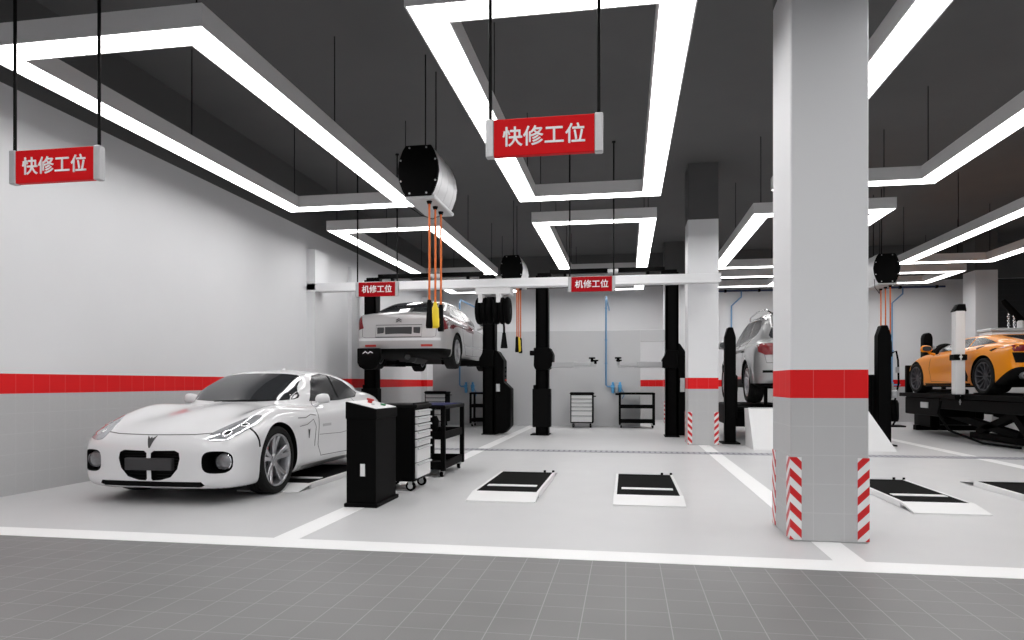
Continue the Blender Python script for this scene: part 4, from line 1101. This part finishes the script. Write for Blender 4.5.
drawer_cart('black cart with white drawers at the far left end of the partition', (-4.79, 16.75, 0), 0, .56, .42, .88, [1, 1, 1, 1, 1.3, 1.6])

def shelf_trolley(label, loc, w, d, h, tray, levels, rails=.05):
    t = thing('shelf_trolley', label, 'trolley', loc, 0, 'black open shelf trolleys')
    for sx in (-1, 1):
        for y in (0, d):
            b = MB(); b.box((sx * w / 2 - .026, y - .026, .075), (sx * w / 2 + .026, y + .026, h), .004); b.build('leg', M_BLACK, t)
    for z in levels:
        b = MB(); b.box((-w / 2, 0, z), (w / 2, d, z + .012), .003)
        for y in (0, d): b.box((-w / 2, y - .012, z), (w / 2, y + .012, z + rails), .003)
        for sx in (-1, 1): b.box((sx * w / 2 - .012, 0, z), (sx * w / 2 + .012, d, z + rails), .003)
        b.build('shelf', M_BLACK, t)
    b = MB(); b.box((-w / 2 - .03, -.03, h - .045), (w / 2 + .03, d + .03, h), .012); top = b.build('top_tray', M_BLACK, t)
    b = MB(); b.box((-w / 2, .0, h), (w / 2, d, h + .006), .002); b.build('tray_mat', tray, top)
    castors(t, [(sx * (w / 2 - .03), y) for sx in (-1, 1) for y in (.05, d - .05)], .035)
    return t
s = shelf_trolley('black shelf trolley with a dark blue tray behind the tool cart', (-2.30, 7.68, 0), .40, .92, .84, M_NAVY, (.09, .44), .09)
b = MB(); b.lathe([(0, .0), (.05, .0), (.075, .05), (.085, .14), (.06, .2), (.0, .2)], 16, 'z', (-.02, .3, .5)); b.build('hanging_drill_holder', M_BLACK2, s)
s = shelf_trolley('black shelf trolley against the partition, under the blue filter by the doorway', (.26, 16.85, 0), .82, .45, .86, M_BLACK2, (.12, .48), .08)
b = MB(); b.box((-.52, .1, .80), (-.42, .3, .85), .008); b.build('side_hook', M_BLACK2, s)
shelf_trolley('black shelf trolley with a dark blue tray behind the right post of the saloon lift', (-3.40, 16.85, 0), .98, .45, .86, M_NAVY, (.12, .48), .08)

# ================================================================== cable drums with hanging handsets
def cable_drum(loc, label, ncab, drop, parts=True):
    t = thing('cable_drum', label, 'cable drum', loc, 0, 'round cable drums hung over the bay lines')
    prof = [(-.15, .29), (.15, .29), (.185, .235), (.228, .12), (.246, 0), (.228, -.12), (.185, -.235), (.15, -.29), (-.15, -.29), (-.185, -.235), (-.228, -.12), (-.246, 0), (-.228, .12), (-.185, .235)]
    b = MB(); b.prism(prof, 0, .04, 'y', bev=.008); f = b.build('end_plate', M_BLACK, t)
    b = MB(); b.prism(prof, .86, .90, 'y', bev=.008); b.build('end_plate', M_BLACK, t)
    pr2 = [(u * .985, v * .985) for u, v in prof]
    b = MB(); 
    for k in range(6): b.prism([(u * (1 + .012 * (k % 2)), v * (1 + .012 * (k % 2))) for u, v in pr2], .04 + .1367 * k, .04 + .1367 * (k + 1), 'y')
    b.build('casing', M_SILVERCASE, t)
    b = MB(); b.box((-.16, .02, -.325), (.20, .88, -.278), .012); b.build('outlet_plate', M_LGREY, t)
    for u, v in ((-.1, .26), (.1, .26), (-.205, .12), (.205, .12), (-.205, -.12), (.205, -.12), (-.1, -.26), (.1, -.26)):
        b = MB(); b.lathe([(.011, -.006), (.011, .002), (0, .002)], 10, 'y', (u, 0, v)); b.build('screw', M_STEEL, f)
    for sx in (0,):
        for y in (.3, .75):
            b = MB(); b.cyl((sx, y, .28), (sx, y, 5.0 - loc[2]), .008, 6); b.build('hanger_rod', M_WIRE, t)
    for k in range(ncab):
        x, y = .10, .12 + .25 * k
        b = MB(); b.lathe([(0, -.36), (.022, -.36), (.032, -.335), (.032, -.32), (0, -.32)], 14, 'z', (x, y, 0)); b.build('grommet', M_BLACK2, t)
        b = MB(); b.tube([(x, y, -.35), (x + .002, y, -.35 - drop * .5), (x, y, -.35 - drop)], .0135, 8); b.build('orange_cable', M_ORCABLE, t)
        z = -.35 - drop
        b = MB()
        if k == 1:
            b.lathe([(0, z), (.02, z), (.028, z - .05), (.042, z - .07), (.045, z - .18), (.05, z - .2), (.048, z - .29), (.03, z - .31), (0, z - .31)], 14, 'z', (x, y, 0)); b.build('yellow_handset', M_YELLOW, t)
        else:
            b.lathe([(0, z), (.022, z), (.03, z - .04), (.034, z - .2), (.042, z - .3), (.036, z - .33), (0, z - .33)], 14, 'z', (x, y, 0)); b.build('black_handset', M_BLACK2, t)
    b = MB(); b.tube([(-.2, .1, -.2), (-.17, .15, -.36), (-.05, .3, -.44), (.03, .5, -.44), (.1, .7, -.34)], .006, 6); b.build('cord_loop', M_WIRE, t)
cable_drum((-2.35, 7.5, 3.535), 'big cable drum with three orange cables hanging above the tool cart', 3, 1.12)
cable_drum((-2.37, 14.05, 3.49), 'cable drum above the white beam beside the hose reels', 3, 1.06)
cable_drum((5.06, 14.4, 3.36), 'cable drum with orange cables right of the big column', 3, 1.06)

# ================================================================== hose reels under the beam
b = MB(); b.box((-2.69, 12.0, 2.70), (-2.05, 12.4, 2.835), .006); o = b.build('reel_bracket', M_WHITEMET); tag(o, 'white boxed bracket under the beam carrying the black hose reels', 'bracket')
def hose_reel(x0, x1, label, nozzle):
    n = 3; w = (x1 - x0) / n
    t = thing('hose_reel', label, 'hose reel', ((x0 + x1) / 2, 12.12, 2.41), 0, 'black hose reels under the beam')
    hw = (x1 - x0) / 2
    b = MB(); b.lathe([(.06, -hw), (.06, hw)], 16, 'x', closed=False); b.build('axle', M_BLACK2, t)
    for k in range(n):
        c = -hw + w * (k + .5)
        b = MB(); b.lathe([(.05, c - w * .46), (.215, c - w * .46), (.24, c - w * .3), (.25, c), (.24, c + w * .3), (.215, c + w * .46), (.05, c + w * .46)], 32, 'x', closed=True); b.build('hose_coil', M_RUBBER, t)
    b = MB(); b.prism([(-.05, .06), (-.12, .275), (.12, .275), (.05, .06), (0, 0)], -.012, .012, 'x'); b.box((-hw * .8, -.06, .272), (hw * .8, .06, .29), .003); b.build('mount', M_WHITEMET, t)
    b = MB(); b.box((-.035 - .04, -.03, .13), (.035 - .04, -.27 + .05, .285), .004); b.build('mount_clip', M_WHITEMET, t)
    if nozzle:
        b = MB(); b.tube([(.02, 0, -.2), (.03, 0, -.3), (.03, 0, -.40)], .02, 8); b.build('hose_end', M_RUBBER, t)
        b = MB(); b.lathe([(0, -.40), (.03, -.40), (.04, -.48), (.065, -.66), (.065, -.68), (0, -.68)], 16, 'z', (.03, 0, 0)); b.build('nozzle', M_BLACK2, t)
hose_reel(-2.68, -2.385, 'black hose reel under the white bracket, the one without a nozzle', False)
hose_reel(-2.355, -2.06, 'black hose reel under the white bracket with a cone nozzle hanging down', True)

# ================================================================== blue air pipes with filter sets
def air_line(x, y, label, ztop, kink=True):
    t = thing('air_pipe', label, 'air pipe', (x, y, 0), 0, 'blue compressed air drops')
    b = MB()
    pts = [(0, 3.3, ztop), (0, .1, ztop), (0, 0, ztop - .1), (0, 0, 1.05), (.04, 0, 1.01), (.16, 0, 1.01)]
    b.tube(pts, .024, 8); b.build('pipe', M_BLUE, t)
    for z in (1.6, 2.2, 3.0): 
        if z < ztop:
            b = MB(); b.box((-.03, -.01, z - .02), (.03, .05, z + .02), .004); b.build('pipe_clip', M_BLUE, t)
    for k, (dx, m_) in enumerate(((.17, M_BLUE2), (.26, M_LGREY), (.35, M_BLUE2))):
        b = MB(); b.box((dx - .045, -.05, .97), (dx + .045, .04, 1.06), .01); b.lathe([(0, .87 - .03 * (k == 0)), (.03, .87 - .03 * (k == 0)), (.042, .90), (.042, .97), (0, .97)], 14, 'z', (dx, 0, 0)); b.lathe([(0, 1.06), (.03, 1.06), (.03, 1.12), (0, 1.13)], 12, 'z', (dx, 0, 0)); b.build('filter_bowl', m_, t)
    b = MB(); b.tube([(.38, 0, .97), (.43, -.02, .88), (.45, -.03, .78), (.40, -.03, .70)], .012, 8); b.build('air_hose', M_BLUE, t)
air_line(-.50, 17.44, 'blue air pipe with blue filters on the partition beside the doorway', 3.3)
air_line(-4.32, 17.44, 'blue air pipe with blue filters on the partition under the raised saloon', 3.3)
for x, lab in ((3.05, 'blue pipe on the back wall behind the silver off-road estate'), (7.42, 'blue pipe on the back wall behind the orange supercar')):
    t = thing('air_pipe', lab, 'air pipe', (x, 20.74, 0), 0, 'blue pipes on the back wall')
    b = MB(); b.tube([(.28, 0, 3.78), (.28, 0, 3.62), (0, 0, 3.36), (0, 0, 1.1)], .022, 8); b.build('pipe', M_BLUE, t)
    b = MB(); b.box((-.04, -.03, 1.0), (.04, .05, 1.12), .008); b.cyl((0, -.02, 1.05), (.2, -.02, 1.05), .02, 8); b.build('tap', M_BLUE2, t)
    b = MB(); b.lathe([(0, -.03), (.045, -.03), (.045, .03), (0, .03)], 12, 'z', (0, 0, 2.0)); b.build('joint', M_BLUE, t)
b = MB(); b.tube([(1.7, 20.745, 3.80), (8.8, 20.745, 3.80)], .028, 8)
o = b.build('air_main', mat('dark blue air main', (.03, .05, .13), .4)); tag(o, 'dark blue horizontal air main along the top of the back wall', 'air pipe')
for k in range(8):
    b = MB(); b.box((1.9 + k * .95, 20.70, 3.76), (1.96 + k * .95, 20.798, 3.84), .004); b.build('pipe_clip', M_BLACK2, o)

# ================================================================== alignment lift with its equipment
t = thing('alignment_lift', 'black raised alignment lift under the orange supercar', 'car lift', (7.3, 14.4, 0))
for sg in (-1, 1):
    xa, xb = (-1.14, -.40) if sg < 0 else (.40, 1.14)
    b = MB(); b.box((xa, -3.0, .80), (xb, 2.4, .885), .008)
    if sg < 0: b.box((xa - .14, -.60, .80), (xa, -.25, .885), .006)
    p = b.build('runway', M_BLACK, t)
    b = MB(); b.box((xa + .03, .45, .42), (xb - .03, 2.15, .80), .02); b.box((xa + .03, -2.8, .58), (xb - .03, .45, .80), .02); b.build('runway_skirt', M_BLACK, t)
    b = MB(); b.box((xa + .10, 2.25, .88), (xa + .24, 2.35, 1.5), .01); b.build('wheel_stop', M_BLACK, t)
    xl = sg * .48
    for (y0, z0, y1, z1) in ((1.6, .46, -1.2, .16), (-1.4, .62, .25, .14)):
        b = MB(); dv = Vector((0, y1 - y0, z1 - z0)); n_ = Vector((0, -dv.z, dv.y)).normalized() * .07
        pts = [(y0 + n_.y, z0 + n_.z), (y0 - n_.y, z0 - n_.z), (y1 - n_.y, z1 - n_.z), (y1 + n_.y, z1 + n_.z)]
        b.prism(pts, xl - .06, xl + .06, 'x', bev=.008); b.build('scissor_leg', M_BLACK2, t)
    b = MB(); b.box((xl - .1, -2.2, .02), (xl + .1, .4, .14), .01); b.build('base_frame', M_BLACK, t)
    b = MB(); b.prism([(-3.0, .88), (-3.0, .80), (-3.75, .45), (-3.75, .47)][::-1], xa, xb, 'x'); b.build('drive_on_ramp', M_WHITEMET, t)
b = MB(); b.box((-1.145 + .03 - .012, .95, .58), (-1.10, 1.30, .70), .004); b.build('type_plate', M_LGREY, t)
b = MB(); b.tube([(-1.18, .2, .74), (-1.28, .1, .5), (-1.25, -.3, .2), (-1.1, -1.2, .04), (-.9, -2.0, .03)], .022, 8); b.build('hydraulic_hose', M_RUBBER, t)
b = MB(); b.box((-.40, 1.9, .3), (.40, 2.3, .6), .02); b.build('cross_member', M_BLACK, t)
b = MB(); b.box((-.38, -1.9, .04), (.38, -1.6, .12), .01); b.build('cross_member', M_BLACK, t)
b = MB(); b.box((-.74, 2.5, .02), (.95, 2.68, .14), .01); b.box((-.66, 1.95, .12), (-.46, 2.6, .5), .02); b.build('base_frame', M_BLACK, t)
b = MB(); b.prism([(-2.75, .03), (-2.4, .03), (-1.6, .66), (-1.8, .66)], -.95, -.6, 'x', bev=.01); b.build('support_leg', M_BLACK, t)
t = thing('measuring_column', 'white square measuring column with a black cap standing by the orange supercar', 'measuring column', (6.15, 13.97, .885))
b = MB(); b.box((-.085, -.085, 0), (.085, .085, 1.57), .012); b.build('post', M_WHITEMET, t)
b = MB(); b.prism([(-.11, 1.55), (.11, 1.55), (.09, 1.69), (-.03, 1.69)], -.085, .085, 'y', bev=.01); b.build('cap', M_BLACK, t)
b = MB(); b.box((-.11, -.11, .64), (.11, .11, .75), .01); c = b.build('clamp_band', M_BLACK, t)
b = MB(); b.cyl((-.02, -.13, .70), (-.02, -.17, .70), .02, 10); b.cyl((-.02, -.15, .62), (-.02, -.15, .80), .012, 8); b.build('clamp_screw', M_WHITEMET, c)
b = MB(); b.box((.07, -.02, .98), (.095, .06, 1.57), .004); b.build('slide_rail', M_BLACK2, t)
b = MB()
for k in range(5): b.lathe([(.014, -.004), (.022, 0), (.014, .004), (.008, 0)], 10, 'y' if k % 2 else 'x', (-.04, -.16, -.02 - k * .038), closed=True)
b.build('chain', M_STEEL, t)
b = MB(); b.box((-.06, -.17, -.002), (-.02, -.09, .012), .002); b.build('chain_hook', M_STEEL, t)

t = thing('tyre_changer', 'black tyre changer with a tall rounded tower behind the orange supercar', 'tyre changer', (7.75, 18.5, 0))
b = MB(); b.box((-.5, -.35, 0), (.5, .35, .95), .05, 2); b.build('cabinet', M_BLACK, t)
P = [(-.43, .9), (-.23, .9), (-.23, 2.22), (-.25, 2.30), (-.30, 2.35), (-.36, 2.35), (-.41, 2.30), (-.43, 2.22)]
b = MB(); b.prism(P, -.12, .12, 'y', bev=.02, seg=2); b.build('tower', M_BLACK, t)
b = MB(); b.lathe([(0, -.08), (.26, -.08), (.30, -.03), (.30, .06), (.2, .09), (0, .09)], 28, 'y', (.06, -.1, 1.78)); b.box((.02, -.05, .9), (.1, .05, 1.6), .01); b.build('inflator_ring', M_BLACK2, t)
b = MB(); b.tube([(-.33, 0, 2.1), (-.2, -.1, 2.0), (0, -.1, 1.75)], .03, 8); b.build('tool_arm', M_STEEL, t)

t = thing('wheel_balancer', 'white machine with a raised black arm and chains behind the orange supercar', 'balancing machine', (9.02, 17.5, 0))
b = MB(); b.box((-.75, -.3, 0), (.75, .3, 2.28), .03, 2); b.build('cabinet', M_WHITEMET, t)
b = MB(); b.box((-.78, -.33, 2.28), (.78, .33, 2.36), .02); b.build('worktop', M_LGREY, t)
b = MB(); b.tube([(-.44, -.15, 3.02), (-.40, -.15, 2.95), (-.12, -.15, 2.6), (-.01, -.15, 2.47), (.01, -.15, 2.36)], [.045, .065, .085, .10, .11], 12); b.build('arm', M_BLACK, t)
for k in range(2):
    b = MB()
    for q in range(7): b.lathe([(.02, -.012), (.032, 0), (.02, .012), (.012, 0)], 10, 'y' if q % 2 else 'x', (-.34 + .12 * k, -.18, 2.38 + q * .05), closed=True)
    b.build('chain', M_CHROME, t)
for k in range(2):
    b = MB(); b.lathe([(0, 2.36), (.07, 2.36), (.07, 2.5), (.05, 2.53), (0, 2.53)], 14, 'z', (-.1 + .28 * k, -.2, 0)); b.build('weight_pot', M_WHITEMET, t)
